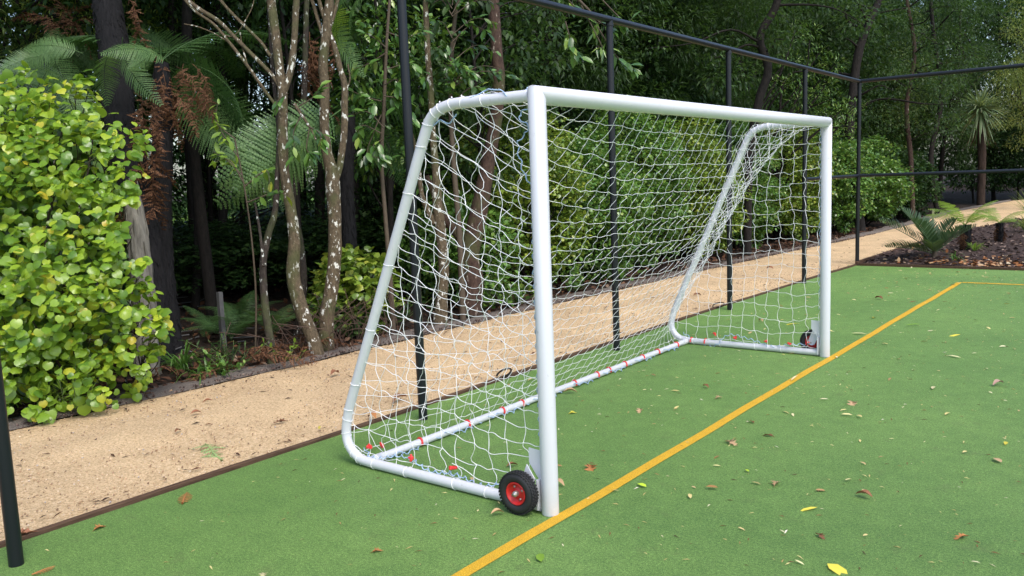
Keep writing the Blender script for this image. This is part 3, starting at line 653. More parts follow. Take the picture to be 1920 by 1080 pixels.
for c, rr in lobes:
    k = int(22 * (rr / .3) ** 2 * 5.4)
    sub = sph(rs, max(3, k // 9)); d = unit(sub[rs.randint(0, len(sub), k)] + sph(rs, k) * .42); d = unit(d + A(.45, -.35, .25) * .6); q = c + d * rr * rs.uniform(.6, 1.12, (k, 1)); pts.append(q); out.append(d)
pts = np.concatenate(pts); out = np.concatenate(out)
dirs = unit(out * .55 + sph(rs, len(pts)) * .45 - A(0, 0, .45)); ups = unit(out * .55 + A(.42, -.42, .8) + sph(rs, len(pts)) * .42)
sz = .042 + .045 * rs.uniform(0, 1, len(pts)) ** 1.3; keep = pts[:, 2] > .06; pts, dirs, ups, sz, out = pts[keep], dirs[keep], ups[keep], sz[keep], out[keep]
vis = -(np.linalg.norm(pts - CP, axis=1) / sz); uv = (pts - CP) @ RM; uu = 960 - FPX * uv[:, 0] / uv[:, 2]
vis[uu < 8] -= 1e3; order = np.argsort(-vis); near = order[:290]; rest = order[290:]
LM = [MB().add(*h).mesh('leaf', M_KAWA) for h in HEARTS]
Bn = basis(dirs, ups, sz)
for q, i in enumerate(near):
    o = link('leaf', LM[i % 3], shrub); Mx = Matrix([[float(Bn[i][c][r_]) for c in range(3)] for r_ in range(3)]).to_4x4()
    Mx.translation = Vector([float(c) for c in pts[i] - sc]); o.matrix_basis = Mx
mb = MB()
for h in range(3):
    idx = rest[h::3]; scatter(mb, *HEARTS[h], (Bn[idx], pts[idx]))
o = obj('leaf_mass', mb, M_KAWA, shrub, 'stuff')
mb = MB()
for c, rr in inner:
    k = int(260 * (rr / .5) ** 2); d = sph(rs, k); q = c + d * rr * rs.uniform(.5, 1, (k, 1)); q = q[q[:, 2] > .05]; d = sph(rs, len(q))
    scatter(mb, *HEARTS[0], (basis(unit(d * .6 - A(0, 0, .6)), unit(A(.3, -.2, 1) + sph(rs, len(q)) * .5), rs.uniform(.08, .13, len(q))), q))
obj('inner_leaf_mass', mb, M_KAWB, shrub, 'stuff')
mb = MB()
for k in range(9):
    b0 = sc + A(rs.uniform(-.3, .6), rs.uniform(-.4, .5), 0); tgt = lobes[(k * 3 + 1) % len(lobes)][0]
    branchy(mb, b0, [tgt], .016, rs)
for c, rr in lobes:
    branchy(mb, c - A(.5, -.2, .35), [c + sph(rs, 1)[0] * rr * .9 for _ in range(5)], .006, rs, sides=4, r1=.002)
obj('stem', mb, M_BARKS, shrub)

# ------------------------------------------------------------------ tree ferns at the left
def fern_trunk(mb, line, rad, rs):
    tube(mb, line, rad, 22, True, rs, .10)
    n = len(line)
    for k in range(int(n * 16)):                               # old frond stubs
        i = rs.randint(1, n - 1); a = rs.uniform(0, 6.28); T = unit((line[i] - line[i - 1])[None])[0]; X = unit(np.cross(T, A(.3, .8, .1))[None])[0]; Y = np.cross(T, X)
        o = X * math.cos(a) + Y * math.sin(a); p = line[i] + (line[i - 1] - line[i]) * rs.uniform() + o * rad[i] * .92
        tube(mb, [p, p + o * .018 + T * .05], [.009, .004], 4, True)
    return mb
rs = np.random.RandomState(31)
ft1 = thing('tree_fern', 'tall tree fern with thick black trunk rising out of the picture behind the lime-green shrub', 'tree fern', P(300, 690, 7.9) * A(1, 1, 0))
ln, rd = poly_trunk([(180, -420, 44), (188, -200, 46), (200, 0, 50), (215, 100, 54), (225, 220, 58), (250, 340, 60), (275, 480, 56), (292, 600, 52), (300, 700, 60)], 7.9)
obj('trunk', fern_trunk(MB(), ln, rd, rs), M_FTRUNK, ft1)
top = ln[0]
for k in range(13): put_frond(ft1, FR['g'][k % 3], top + A(0, 0, .05), k * 2.4, .35 + .3 * rs.uniform(), 0, 1.35)
# hanging dead fronds by the trunk
for u, v, s, a_ in [(262, 190, .75, 0), (285, 230, .8, .7), (255, 280, .75, 1.5), (275, 340, .7, 2.3), (235, 380, .6, 3.), (290, 180, .7, 4.), (300, 260, .65, 5.), (262, 240, .8, 2.), (282, 300, .8, 5.5), (225, 400, .55, .3)]:
    put_frond(ft1, FR['x'][int(a_ * 3) % 3], P(u, v - 20, 7.72), a_, -1.35 + rs.uniform(-.12, .12), rs.uniform(-1, 1), s * .7)
# second, shorter tree fern: its crown is seen, its trunk stands behind the stump
ft2 = thing('tree_fern', 'shorter tree fern with green arching fronds right of the black trunk', 'tree fern', P(318, 660, 8.5) * A(1, 1, 0))
ln, rd = poly_trunk([(303, 118, 26), (305, 250, 36), (300, 400, 40), (305, 540, 46), (318, 680, 60)], 8.3)
obj('trunk', fern_trunk(MB(), ln, rd, rs), M_FTRUNK, ft2)
hub = ln[0] + A(0, 0, .02)
def aim(u0, v0, u1, v1, dp, dd=0.):                          # azimuth and pitch of a frond from one sight point to another
    a_, b_ = P(u0, v0, dp), P(u1, v1, dp + dd); d = b_ - a_; return a_, math.atan2(d[1], d[0]), math.atan2(d[2], math.hypot(d[0], d[1])), np.linalg.norm(d)
def fr(parent, key, k, u0, v0, u1, v1, dp, dd=0., face=0., sc_=1.0):
    """a frond that runs between two sight points, its upper side tipped towards the open court"""
    a_, b_ = P(u0, v0, dp), P(u1, v1, dp + dd); d = b_ - a_; L = np.linalg.norm(d); base = {'g': 1.6, 'b': 1.6, 'd': 1.6, 'y': 1.0, 'x': 1.3}[key]
    Y = unit((d / L + A(0, 0, .16))[None]); n_ = A(0, 0, 1) * (1.05 - min(.9, abs(face))) + unit((CP - a_)[None])[0] * min(.9, abs(face)) * 1.1
    B = basis(Y, n_[None], 1.0)[0]; me = FR[key][k % len(FR[key])]; o = link(me.name.split('.')[0], me, parent)
    o.location = Vector([float(c) for c in a_]) - wpos(parent); o.rotation_euler = Matrix([[float(B[i][j]) for j in range(3)] for i in range(3)]).to_euler() if 0 else Matrix(B.tolist()).to_euler()
    sc2 = L / base * 1.06 * sc_; o.scale = (sc2,) * 3; return o
fr(ft2, 'g', 1, 318, 118, 220, 100, 7.6, -.5, .5); fr(ft2, 'g', 0, 330, 170, 500, 170, 8.1, .1, -.7, 1.1); fr(ft2, 'g', 2, 320, 130, 540, 235, 8.3, .4, -.5, 1.1)
fr(ft2, 'g', 1, 350, 140, 510, 190, 7.9, 0, .6, 1.1); fr(ft2, 'g', 0, 290, 95, 215, 88, 7.5, -.1, .8, 1.1); fr(ft2, 'g', 2, 230, 70, 330, 130, 7.4, -.1, .85, 1.0); fr(ft2, 'g', 0, 270, 60, 400, 20, 8.8, .4, .6); fr(ft2, 'g', 1, 260, 50, 330, 110, 8.9, .2, .7)
fr(ft2, 'd', 0, 300, 120, 420, 20, 8.6, .8, .2); fr(ft2, 'd', 1, 310, 110, 300, -30, 8.6, .7, .3); fr(ft2, 'g', 2, 215, 100, 320, 140, 7.3, -.3, .3, .8)
for k in range(6): put_frond(ft2, FR['d'][k % 3], hub, 1.5 + k * .55, .3, 0, 1.0)
for u, v, u2, v2 in [(330, 125, 375, 160), (345, 120, 350, 175), (360, 120, 385, 150), (320, 170, 400, 220), (340, 175, 420, 200), (300, 150, 330, 300), (380, 150, 400, 215), (300, 180, 350, 240), (255, 0, 240, 60), (235, -10, 262, 40)]:
    a_, az, pt, L = aim(u, v, u2, v2, 8.0 + rs.uniform(-.2, .3)); put_frond(ft2, FR['x'][rs.randint(3)], a_, az + rs.uniform(-.4, .4), pt, rs.uniform(-1, 1), .42)
for k in range(9): put_frond(ft2, FR['x'][k % 3], hub + A(0, 0, .02 - .03 * k), k * 2.4, -1.25 + rs.uniform(-.2, .25), rs.uniform(-.6, .6), .48)
# third: crown behind the lime shrub
ft3 = thing('tree_fern', 'tree fern whose green and dead brown fronds show above the lime-green shrub', 'tree fern', P(70, 640, 8.6) * A(1, 1, 0))
ln, rd = poly_trunk([(105, 90, 40), (100, 300, 44), (90, 500, 44), (80, 700, 50)], 8.5)
obj('trunk', fern_trunk(MB(), ln, rd, rs), M_FTRUNK, ft3)
fr(ft3, 'g', 0, 115, 150, 20, 120, 7.7, -.3, .7); fr(ft3, 'g', 1, 100, 130, 205, 90, 7.8, -.3, .9); fr(ft3, 'g', 2, 90, 120, 200, 130, 7.5, -.4, -.6, .9); fr(ft3, 'g', 1, 155, 100, 90, 150, 7.4, -.4, -.9, .9)
fr(ft3, 'b', 0, 110, 125, -60, 60, 8.1, 0, .8, 1.1); fr(ft3, 'b', 2, 90, 130, -90, 140, 8., -.2, .6, 1.1); fr(ft3, 'd', 1, 100, 90, 10, 60, 8.8, .4, .4); fr(ft3, 'g', 1, 130, 110, 180, 30, 8.8, .5, .5); fr(ft3, 'g', 0, 80, 120, 60, 180, 7.6, -.4, -.5, .7)
fr(ft3, 'g', 2, 170, 110, 190, 60, 8.6, .3, .5)
fr(ft3, 'g', 0, 100, 100, 10, 128, 7.6, -.2, .7, 1.1); fr(ft3, 'g', 2, 95, 85, 205, 120, 7.6, -.1, .75, 1.15); fr(ft3, 'b', 1, 60, 110, -60, 100, 7.7, -.1, .7, 1.2); fr(ft3, 'g', 1, 140, 90, 70, 145, 7.4, -.2, .8, 1.1); fr(ft3, 'g', 0, 120, 60, 20, 50, 8.6, 0, .6); fr(ft3, 'g', 2, 130, 70, 195, 20, 8.6, 0, .6)
for u, v, u2, v2 in [(130, 70, 80, 28), (135, 65, 110, 20), (140, 60, 130, 10), (95, 45, 70, 30), (120, 50, 150, 30), (100, 70, 115, 40), (90, 35, 105, 60), (115, 30, 145, 45)]:
    a_, az, pt, L = aim(u, v, u2, v2, 8.5); put_frond(ft3, FR['x'][rs.randint(3)], a_, az + rs.uniform(-.3, .3), pt, rs.uniform(-1, 1), .42)
# fourth: low one behind the lichen trees
ft4 = thing('tree_fern', 'tree fern with one big drooping frond spread behind the two lichen-spotted trunks', 'tree fern', P(640, 600, 9.6) * A(1, 1, 0))
ln, rd = poly_trunk([(655, 215, 22), (650, 350, 26), (655, 480, 28), (650, 640, 34)], 9.6)
obj('trunk', fern_trunk(MB(), ln, rd, rs), M_FTRUNK, ft4)
fr(ft4, 'g', 0, 640, 205, 395, 285, 8.6, -.5, -1.0, 1.1); fr(ft4, 'g', 1, 630, 235, 400, 330, 8.6, -.4, -.9, 1.05); fr(ft4, 'g', 2, 610, 235, 590, 345, 8.4, -.3, .4, .9); fr(ft4, 'g', 0, 540, 225, 430, 300, 8.3, -.2, -.8, 1.1); fr(ft4, 'g', 2, 520, 290, 615, 340, 8.3, -.2, .6, .9)
fr(ft4, 'd', 1, 650, 200, 700, 60, 9.6, .4, .4); fr(ft4, 'd', 2, 640, 190, 720, 130, 9.5, 0, .3); fr(ft4, 'g', 1, 700, -20, 740, 60, 9.2, -.2, .4); fr(ft4, 'd', 0, 660, 180, 560, 60, 9.7, .5, .3); fr(ft4, 'd', 0, 620, 30, 740, 60, 9.3, .3, .3, 1.)
fr(ft4, 'd', 1, 600, 200, 400, 215, 8.6, -.3, .8, 1.15); fr(ft4, 'g', 0, 610, 215, 395, 270, 8.5, -.3, .85, 1.1); fr(ft4, 'd', 2, 600, 250, 430, 330, 8.6, -.3, .8, 1.0); fr(ft4, 'g', 1, 560, 260, 620, 345, 8.3, -.2, .7)
fr(ft4, 'y', 0, 640, 10, 740, 50, 8.9, 0, .6, 1.1); fr(ft4, 'g', 1, 640, 40, 735, 90, 9.0, 0, .7, 1.1); fr(ft4, 'g', 2, 660, -30, 640, 60, 9.2, 0, .7)
for u, v, u2, v2 in [(600, 70, 560, 150), (590, 90, 570, 170), (610, 60, 640, 120), (580, 60, 575, 120), (570, 80, 590, 160), (600, 100, 550, 160)]:
    a_, az, pt, L = aim(u, v, u2, v2, 9.1); put_frond(ft4, FR['x'][rs.randint(3)], a_, az + rs.uniform(-.3, .3), pt, rs.uniform(-.6, .6), .6)
# grey stump
stump = thing('tree_stump', 'weathered pale grey hollow-barked stump standing in front of the black fern trunk', 'stump', P(272, 700, 7.5) * A(1, 1, 0))
ln, rd = poly_trunk([(245, 345, 12), (250, 380, 30), (258, 450, 38), (266, 540, 44), (272, 640, 48), (276, 735, 56)], 7.45)
mb = tube(MB(), ln, rd, 28, True, rs, .10)
for k in range(36):
    i = rs.randint(2, len(ln) - 1); a_ = rs.uniform(0, 6.28); o_ = A(math.cos(a_), math.sin(a_), 0); tube(mb, [ln[i] + o_ * rd[i] * .95 + A(0, 0, -.1), ln[i] + o_ * rd[i] * 1.04, ln[i] + o_ * rd[i] * .93 + A(0, 0, .12)], [.006, .012, .005], 5)
obj('stump_wood', mb, M_BARKG, stump)

# ------------------------------------------------------------------ lichen-spotted slender trees
def px_tree(name, label, depth, limbs, m, rs, rough=.05, sides=14):
    base = limbs[0][0][-1] if limbs[0][0][0][1] < limbs[0][0][-1][1] else limbs[0][0][0]
    t = thing(name, label, 'tree', P(base[0], base[1], depth) * A(1, 1, 0)); mb = MB()
    for q, (pts_, dd) in enumerate(limbs):
        l_, r_ = poly_trunk(pts_, depth, dd); tube(mb, l_, r_, sides if q < 2 else 8, True, rs, rough)
        obj('trunk' if q == 0 else 'branch', mb, m, t); mb = MB()
    return t
rs = np.random.RandomState(41)
treeA = px_tree('lichen_tree', 'slender leaning tree with white lichen blotches, its trunk curving left above the path edge', 7.9,
    [([(602, 690, 26), (588, 640, 26), (565, 580, 27), (550, 520, 26), (552, 450, 22), (543, 380, 20), (533, 320, 19), (530, 250, 19), (530, 180, 18), (524, 130, 17), (516, 60, 17), (507, -10, 16), (498, -120, 14), (480, -320, 10)], 0),
     ([(531, 175, 14), (545, 130, 13), (552, 70, 12), (556, 0, 12), (566, -100, 10), (575, -260, 6)], 0),
     ([(524, 160, 9), (505, 135, 8), (470, 100, 8), (440, 70, 8), (410, 40, 8), (370, 15, 9), (340, -10, 8), (300, -40, 6)], .1),
     ([(523, 205, 6), (500, 175, 6), (465, 125, 6), (430, 80, 6), (400, 45, 5), (365, 20, 5), (330, -20, 4)], -.2),
     ([(507, 105, 6), (490, 80, 6), (465, 55, 6), (430, 20, 6), (405, -10, 5)], .2),
     ([(524, 180, 4), (520, 150, 4), (516, 110, 4)], 0), ([(430, 80, 3), (400, 62, 2.5), (370, 50, 2.5), (345, 45, 2)], .1), ([(465, 125, 3), (455, 90, 3), (450, 60, 2)], .1),
     ([(410, 62, 3), (440, 66, 2), (470, 20, 2), (478, -10, 2)], .1), ([(552, 195, 6), (565, 215, 6), (582, 240, 4), (592, 262, 3)], -.2)], M_BARKL, rs)
treeB = px_tree('lichen_tree', 'slender upright tree with lichen blotches forking at goal height, right of the leaning one', 8.15,
    [([(612, 680, 34), (612, 640, 30), (613, 590, 28), (622, 540, 26), (628, 470, 25), (627, 400, 25), (624, 350, 28), (622, 325, 24), (612, 280, 20), (608, 230, 18), (609, 170, 18), (606, 120, 18), (612, 60, 18), (618, 0, 17), (626, -120, 15), (640, -320, 10)], 0),
     ([(627, 340, 16), (637, 310, 13), (645, 250, 13), (646, 200, 13), (646, 160, 12), (638, 130, 11), (628, 90, 10), (610, 40, 8), (598, 0, 7), (585, -60, 5)], 0),
     ([(612, 80, 8), (600, 50, 7), (588, 10, 7), (574, -30, 6)], .1), ([(618, 50, 8), (628, 20, 8), (640, -30, 7), (655, -90, 5)], .1), ([(646, 170, 4), (656, 150, 3), (652, 120, 3)], 0)], M_BARKL, rs)
treeC = px_tree('spotted_sapling', 'thin dark trunk with white spots left of the two lichen-blotched trees', 7.6,
    [([(512, 700, 20), (508, 650, 16), (498, 580, 15), (493, 500, 14), (503, 440, 13), (515, 400, 12), (520, 330, 10), (522, 240, 8), (510, 120, 7), (500, -60, 6)], .5), ([(494, 500, 6), (488, 440, 5), (478, 380, 4)], .2)], M_BARKS, rs)
treeD = px_tree('spotted_sapling', 'dim spotted trunk standing just behind the leaning lichen tree', 9.0,
    [([(556, 670, 26), (562, 600, 18), (568, 520, 16), (560, 440, 14), (548, 380, 13), (560, 300, 12), (570, 180, 11), (575, 0, 10), (580, -120, 9)], 0)], M_BARKS, rs)
treeE = px_tree('reddish_tree', 'reddish-brown trunk seen through the side net, passing behind the goal top', 9.9,
    [([(880, 590, 46), (886, 530, 42), (880, 480, 38), (893, 420, 34), (905, 360, 30), (918, 290, 26), (930, 220, 24), (935, 150, 23), (930, 80, 22), (925, 0, 22), (920, -140, 18), (905, -330, 12)], 0),
     ([(882, 470, 20), (860, 440, 20), (835, 410, 18), (822, 380, 16), (800, 330, 10)], 0)], M_BARKR, rs)
treeF = px_tree('lichen_tree', 'lichen-spotted trunk seen through the side net beside a black fence post', 9.4,
    [([(826, 610, 30), (828, 560, 22), (832, 500, 20), (826, 430, 20), (820, 380, 19), (818, 330, 16), (812, 260, 13), (808, 180, 12), (800, 60, 11), (795, -100, 9)], 0),
     ([(815, 420, 12), (800, 390, 11), (790, 360, 9), (783, 300, 7), (770, 240, 5)], 0)], M_BARKL, rs)
BT = np.random.RandomState(77)
for k, (u, b0, wd, dp, tp) in enumerate([(396, 560, 20, 12., -80), (446, 500, 14, 15, -40), (598, 560, 22, 12.5, -60), (650, 520, 16, 14, 40), (690, 540, 18, 13, -60), (355, 560, 16, 10.5, 100), (700, 500, 14, 18, 40), (418, 500, 14, 18, 80)]):
    base = P(u, b0, dp); base[2] = 0; t = thing('forest_tree', ['black trunk between the fern trunk and the leaning lichen tree', 'thin dark trunk against the far lawn gap at the left', 'dark trunk behind the leaning lichen tree', 'thin dark trunk right of the forked lichen tree', 'black trunk left of the second fence post', 'slim dim trunk in the shade right of the stump', 'farthest thin trunk in the gap beside the lawn', 'farthest thin trunk at the left edge of the lawn gap'][k], 'tree', base)
    top_ = P(u + BT.uniform(-40, 40), tp - 300, dp); l_ = spline([base - A(0, 0, .4), base + (top_ - base) * .3 + BT.normal(size=3) * .08, base + (top_ - base) * .65 + BT.normal(size=3) * .12, top_], 6)
    obj('trunk', tube(MB(), l_, np.linspace(wd, wd * .5, len(l_)) / FPX * dp / 2, 12, True, BT, .08), M_BARKD, t)
    cen = top_ + BT.normal(size=(14, 3)) * A(1.1, 1.1, .7); obj('crown', clumps_leaves(BT, cen, .5, 110, .085, L_DIA), M_DARK, t)
    obj('branch', branchy(MB(), l_[-4], cen[:8], .03, BT, sides=5), M_BARKD, t)

# ------------------------------------------------------------------ broad-leaved sprays
def spray(parent, pts_, depth, rs, n, size, m, tpl=L_OV, spread=.10, dd=.0, hang=.5, nm='leaf_spray', twm=None):
    """leafy twig along a sight polyline"""
    q = spline([P(u, v, depth + dd * k) for k, (u, v) in enumerate(pts_)], 5); mbt = tube(MB(), q, np.linspace(.007, .002, len(q)), 5, False)
    s = rs.uniform(.15, 1, n); idx = s * (len(q) - 1); p = np.stack([np.interp(idx, np.arange(len(q)), q[:, c]) for c in range(3)], 1)
    T = unit(np.gradient(q, axis=0))[idx.astype(int)]; d = unit(T * .7 + sph(rs, n) * .9 - A(0, 0, hang)); up = unit(A(.35, -.35, 1) + sph(rs, n) * .45)
    mb = scatter(MB(), *tpl, (basis(d, up, size * rs.uniform(.7, 1.2, n)), p + sph(rs, n) * spread * .2))
    obj('twig', mbt, twm or M_TWIG, parent); obj(nm, mb, m, parent, 'stuff')
rs = np.random.RandomState(51)
broad = thing('broad_leaved_tree', 'young tree with large oval glossy leaves hanging around the second fence post', 'tree', P(735, 560, 8.9) * A(1, 1, 0))
l_, r_ = poly_trunk([(738, 620, 10), (730, 500, 9), (722, 400, 8), (715, 300, 8), (720, 200, 7), (725, 80, 6), (735, -60, 5)], 8.9); obj('trunk', tube(MB(), l_, r_, 8), M_TWIG, broad)
for pts_, n in [([(720, 240), (690, 210), (660, 215)], 14), ([(715, 215), (700, 250), (690, 290), (735, 295)], 18), ([(720, 180), (760, 190), (775, 240)], 14), ([(725, 130), (770, 120), (800, 150)], 14), ([(715, 190), (680, 180), (650, 165)], 14),
                ([(720, 260), (700, 275), (735, 300)], 12), ([(725, 90), (700, 70), (680, 60)], 12), ([(720, 160), (745, 150), (740, 200)], 14), ([(715, 250), (680, 235), (668, 262)], 10), ([(725, 60), (760, 70), (790, 60)], 14), ([(722, 100), (690, 120), (660, 130)], 12)]:
    spray(broad, pts_, 8.7, rs, n, .135, M_BROAD)
broad2 = thing('broad_leaved_tree', 'broad-leaved branches spreading above the near top corner of the goal', 'tree', P(870, 560, 9.6) * A(1, 1, 0))
l_, r_ = poly_trunk([(868, 600, 12), (862, 450, 11), (850, 300, 10), (845, 180, 9), (850, 60, 8), (870, -80, 6)], 9.5); obj('trunk', tube(MB(), l_, r_, 8), M_TWIG, broad2)
for k in range(22):
    u, v = rs.uniform(800, 960), rs.uniform(-10, 180); spray(broad2, [(848, min(200, v + 20)), ((848 + u) / 2, v - 10), (u, v)], 9.3, rs, 15, .13, M_BROAD if k % 3 else M_MID, dd=rs.uniform(-.2, .2))
for u, v in [(330, 240), (405, 280), (395, 235)] :
    pass
side = thing('broad_leaved_sapling', 'sapling with pale oval leaves in front of the big drooping fern frond', 'sapling', P(470, 640, 7.8) * A(1, 1, 0))
l_, r_ = poly_trunk([(478, 690, 4), (480, 560, 4), (472, 450, 3.5), (458, 350, 3), (440, 260, 3)], 7.8); obj('stem', tube(MB(), l_, r_, 6), M_TWIG, side)
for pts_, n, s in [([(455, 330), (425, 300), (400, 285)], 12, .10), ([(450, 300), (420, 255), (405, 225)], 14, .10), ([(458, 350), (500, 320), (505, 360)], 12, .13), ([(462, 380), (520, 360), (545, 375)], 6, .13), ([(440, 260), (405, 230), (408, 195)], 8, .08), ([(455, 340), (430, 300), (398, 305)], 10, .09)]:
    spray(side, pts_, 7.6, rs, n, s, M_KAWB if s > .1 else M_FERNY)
for pts_, n, s in [([(560, 200), (590, 180), (600, 165)], 8, .13), ([(565, 215), (550, 250), (555, 290)], 10, .14), ([(575, 235), (600, 250), (600, 270)], 12, .12), ([(540, 175), (520, 190), (515, 215)], 6, .12), ([(580, 240), (575, 280), (590, 290)], 10, .12)]:
    spray(treeA, pts_, 7.75, rs, n, s, M_BROAD)
hb = thing('overhanging_branch', 'branch with long leaves poking over the top rail between two fence posts', 'branch', P(1080, 20, 7.6))
for pts_, n in [([(1040, -30), (1085, 20), (1125, 45)], 16), ([(1110, 30), (1140, 50), (1170, 40)], 14), ([(1120, 50), (1160, 110), (1190, 130)], 16), ([(1060, 40), (1075, 90), (1090, 110)], 16), ([(1090, 10), (1130, 90), (1120, 85)], 12), ([(1120, -10), (1170, 40), (1185, 35)], 8)]:
    spray(hb, pts_, 7.9, rs, n, .125, M_BROAD, L_OV if n > 12 else L_LAN)
l_, r_ = poly_trunk([(1010, -120, 8), (1050, -40, 7), (1110, 25, 4)], 7.9); obj('bough', tube(MB(), l_, r_, 7), M_TWIG, hb)

def leafy(name, label, base, regions, m, size, tpl, seed):
    r = np.random.RandomState(seed); t = thing(name, label, 'tree', A(base[0], base[1], 0)); cen = []
    for u0, u1, v0, v1, dp, n_ in regions: cen += [P(r.uniform(u0, u1), r.uniform(v0, v1), dp + r.uniform(-.5, .5)) for _ in range(n_)]
    cen = np.array(cen); obj('foliage', clumps_leaves(r, cen, .30, 34, size, tpl, .7, .4), m, t, 'stuff')
    l_ = spline([(base[0], base[1], -.1), (base[0] + .1, base[1], 1.4), (base[0], base[1] + .1, 2.6), (base[0], base[1], 4.2)], 6)
    obj('trunk', tube(MB(), l_, np.linspace(.045, .015, len(l_)), 8), M_BARKD, t); b = MB()
    for c in cen[::3]: branchy(b, l_[int(np.clip(np.argmin(abs(l_[:, 2] - c[2] + .5)), 4, len(l_) - 1))], [c], .014, r, sides=4)
    obj('branch', b, M_BARKD, t); return t
b_ = P(560, 560, 10.2); leafy('leafy_tree', 'leafy dark tree filling the gaps behind the two lichen-blotched trunks', b_, [(400, 700, -30, 110, 10.3, 34), (330, 480, -20, 70, 10.5, 12)], M_MID, .085, L_OV, 201)
b_ = P(400, 540, 12.6); leafy('leafy_tree', 'dark leafy tree in the shade between the fern trunk and the leaning lichen tree', b_, [(300, 480, 250, 425, 12.8, 34), (540, 720, 330, 425, 12.6, 20)], M_DARK, .10, L_OV, 205)
b_ = P(730, 540, 10.4); leafy('leafy_tree', 'leafy tree filling the view behind the second fence post above the side net', b_, [(660, 800, -30, 330, 10.2, 40), (640, 720, 60, 300, 10.2, 12)], M_BROAD, .11, L_OV, 202)
b_ = P(900, 540, 11.2); leafy('leafy_tree', 'mid-green leafy tree behind the near top corner of the goal and reddish trunk', b_, [(800, 1010, 90, 330, 11.0, 44), (950, 1080, -20, 120, 11.0, 20)], M_MID, .10, L_OV, 203)
b_ = P(90, 560, 10.8); leafy('leafy_tree', 'light green tree at the top left corner above the fern fronds', b_, [(-40, 180, -40, 70, 10.6, 34), (240, 350, -40, 60, 10.6, 16)], M_HEDGY, .075, L_LAN, 204)

# ------------------------------------------------------------------ hedge-like shrubs along the far side of the path
rs = np.random.RandomState(61)
def hedge_shrub(c, rad, n_cl, label, m, size=.055, seed=0, tpl=L_RND, per=64, grp=None):
    r = np.random.RandomState(seed); t = thing('glossy_shrub', label, 'shrub', (c[0], c[1], 0), grp)
    cen = blob(r, n_cl, (c[0], c[1], rad[2] * .95), rad, .72, -.92); cen = cen[cen[:, 2] > .06]
    mb = clumps_leaves(r, cen, .17, per, size, tpl, .8, .25, 1.0)
    inner_ = blob(r, n_cl // 3, (c[0], c[1], rad[2] * .9), A(*rad) * .7, .3, -.9); clumps_leaves(r, inner_[inner_[:, 2] > .1], .25, 40, size * 1.4, L_DIA, mb=mb)
    obj('foliage', mb, m, t, 'stuff')
    b = MB()
    for k in range(5):
        a_ = r.uniform(0, 6.28); branchy(b, (c[0] + .2 * math.cos(a_), c[1] + .2 * math.sin(a_), -.05), cen[r.randint(0, len(cen), 5)], .018, r, sides=5)
    obj('stem', b, M_BARKD, t); return t
hedge_shrub((-4.75, 3.05), (.42, .50, .45), 40, 'low lime-green heart-leaved shrub seen through the net beside the second fence post', M_HEDGY, .08, 1, HEARTS[0], 30)
hedge_shrub((-5.05, 5.1), (.72, .80, .72), 120, 'low dark shrub behind the net, left of the near goal post', M_HEDGE, .06, 2)
hedge_shrub((-5.1, 6.5), (.98, .98, 1.42), 230, 'tall yellow-green shrub seen through the back net just right of the near post', M_HEDGY, .055, 3)
hedge_shrub((-5.0, 8.1), (.95, .98, 1.15), 230, 'rounded shrub behind the third fence post beside the path', M_HEDGE, .055, 4)
hedge_shrub((-5.15, 9.7), (1.05, 1.1, 1.45), 270, 'tallest rounded green shrub behind the middle of the back net', M_HEDGE, .055, 5)
hedge_shrub((-4.9, 11.5), (1.0, 1.15, 1.32), 270, 'shrub seen past the slanted far side of the goal frame', M_HEDGY, .055, 6)
hedge_shrub((-5.0, 13.6), (1.05, 1.15, 1.4), 260, 'green shrub seen through the far side net', M_HEDGE, .06, 7)
hedge_shrub((-4.7, 15.9), (1.0, 1.1, 1.45), 260, 'shrub between the far goal post and the corner fence post', M_HEDGY, .06, 8)
hedge_shrub((-4.55, 18.2), (1.1, 1.2, 1.3), 240, 'shrub just right of the corner fence post beside the path', M_HEDGE, .065, 9)
hedge_shrub((-4.4, 20.8), (1.2, 1.4, 1.2), 220, 'farther green shrub beside the path, right of the corner post', M_HEDGE, .07, 10)
hedge_shrub((-4.4, 24.0), (1.3, 1.6, .95), 170, 'dark far shrub by the path bend', M_DARK, .08, 11)
hedge_shrub((-5.6, 27.5), (1.7, 1.7, 1.2), 170, 'dark farthest shrub at the left foot of the cabbage tree', M_DARK, .085, 12)

# ------------------------------------------------------------------ forest trees (a few kinds, copied)
def forest_proto(name, seed, h, cr, cz, ncl, per, leaf, m, tpl, bark, thick=.11, lean=.3):
    r = np.random.RandomState(seed); t = thing(name, '', 'tree', (0, 0, 0))
    top_ = A(r.normal() * lean, r.normal() * lean, h); l_ = spline([(0, 0, -.5), (r.normal() * .12, r.normal() * .12, h * .33), (top_[0] * .6 + r.normal() * .12, top_[1] * .6, h * .66), top_], 6)
    obj('trunk', tube(MB(), l_, np.linspace(thick, thick * .3, len(l_)), 10, True, r, .07), bark, t)
    cen = blob(r, ncl, (top_[0] * .7, top_[1] * .7, cz[0] + (cz[1] - cz[0]) / 2), (cr, cr, (cz[1] - cz[0]) / 2), .45)
    mb = MB()
    for _ in range(1): clumps_leaves(r, cen, r.uniform(.3, .6, len(cen)), per, leaf, tpl, .7, .35, 1.0, mb)
    obj('crown', mb, m, t)
    b = MB()
    for k in range(16):
        i = r.randint(6, len(l_) - 1); branchy(b, l_[i], [cen[r.randint(len(cen))]], thick * .32, r, sides=5)
    obj('branch', b, bark, t); return t
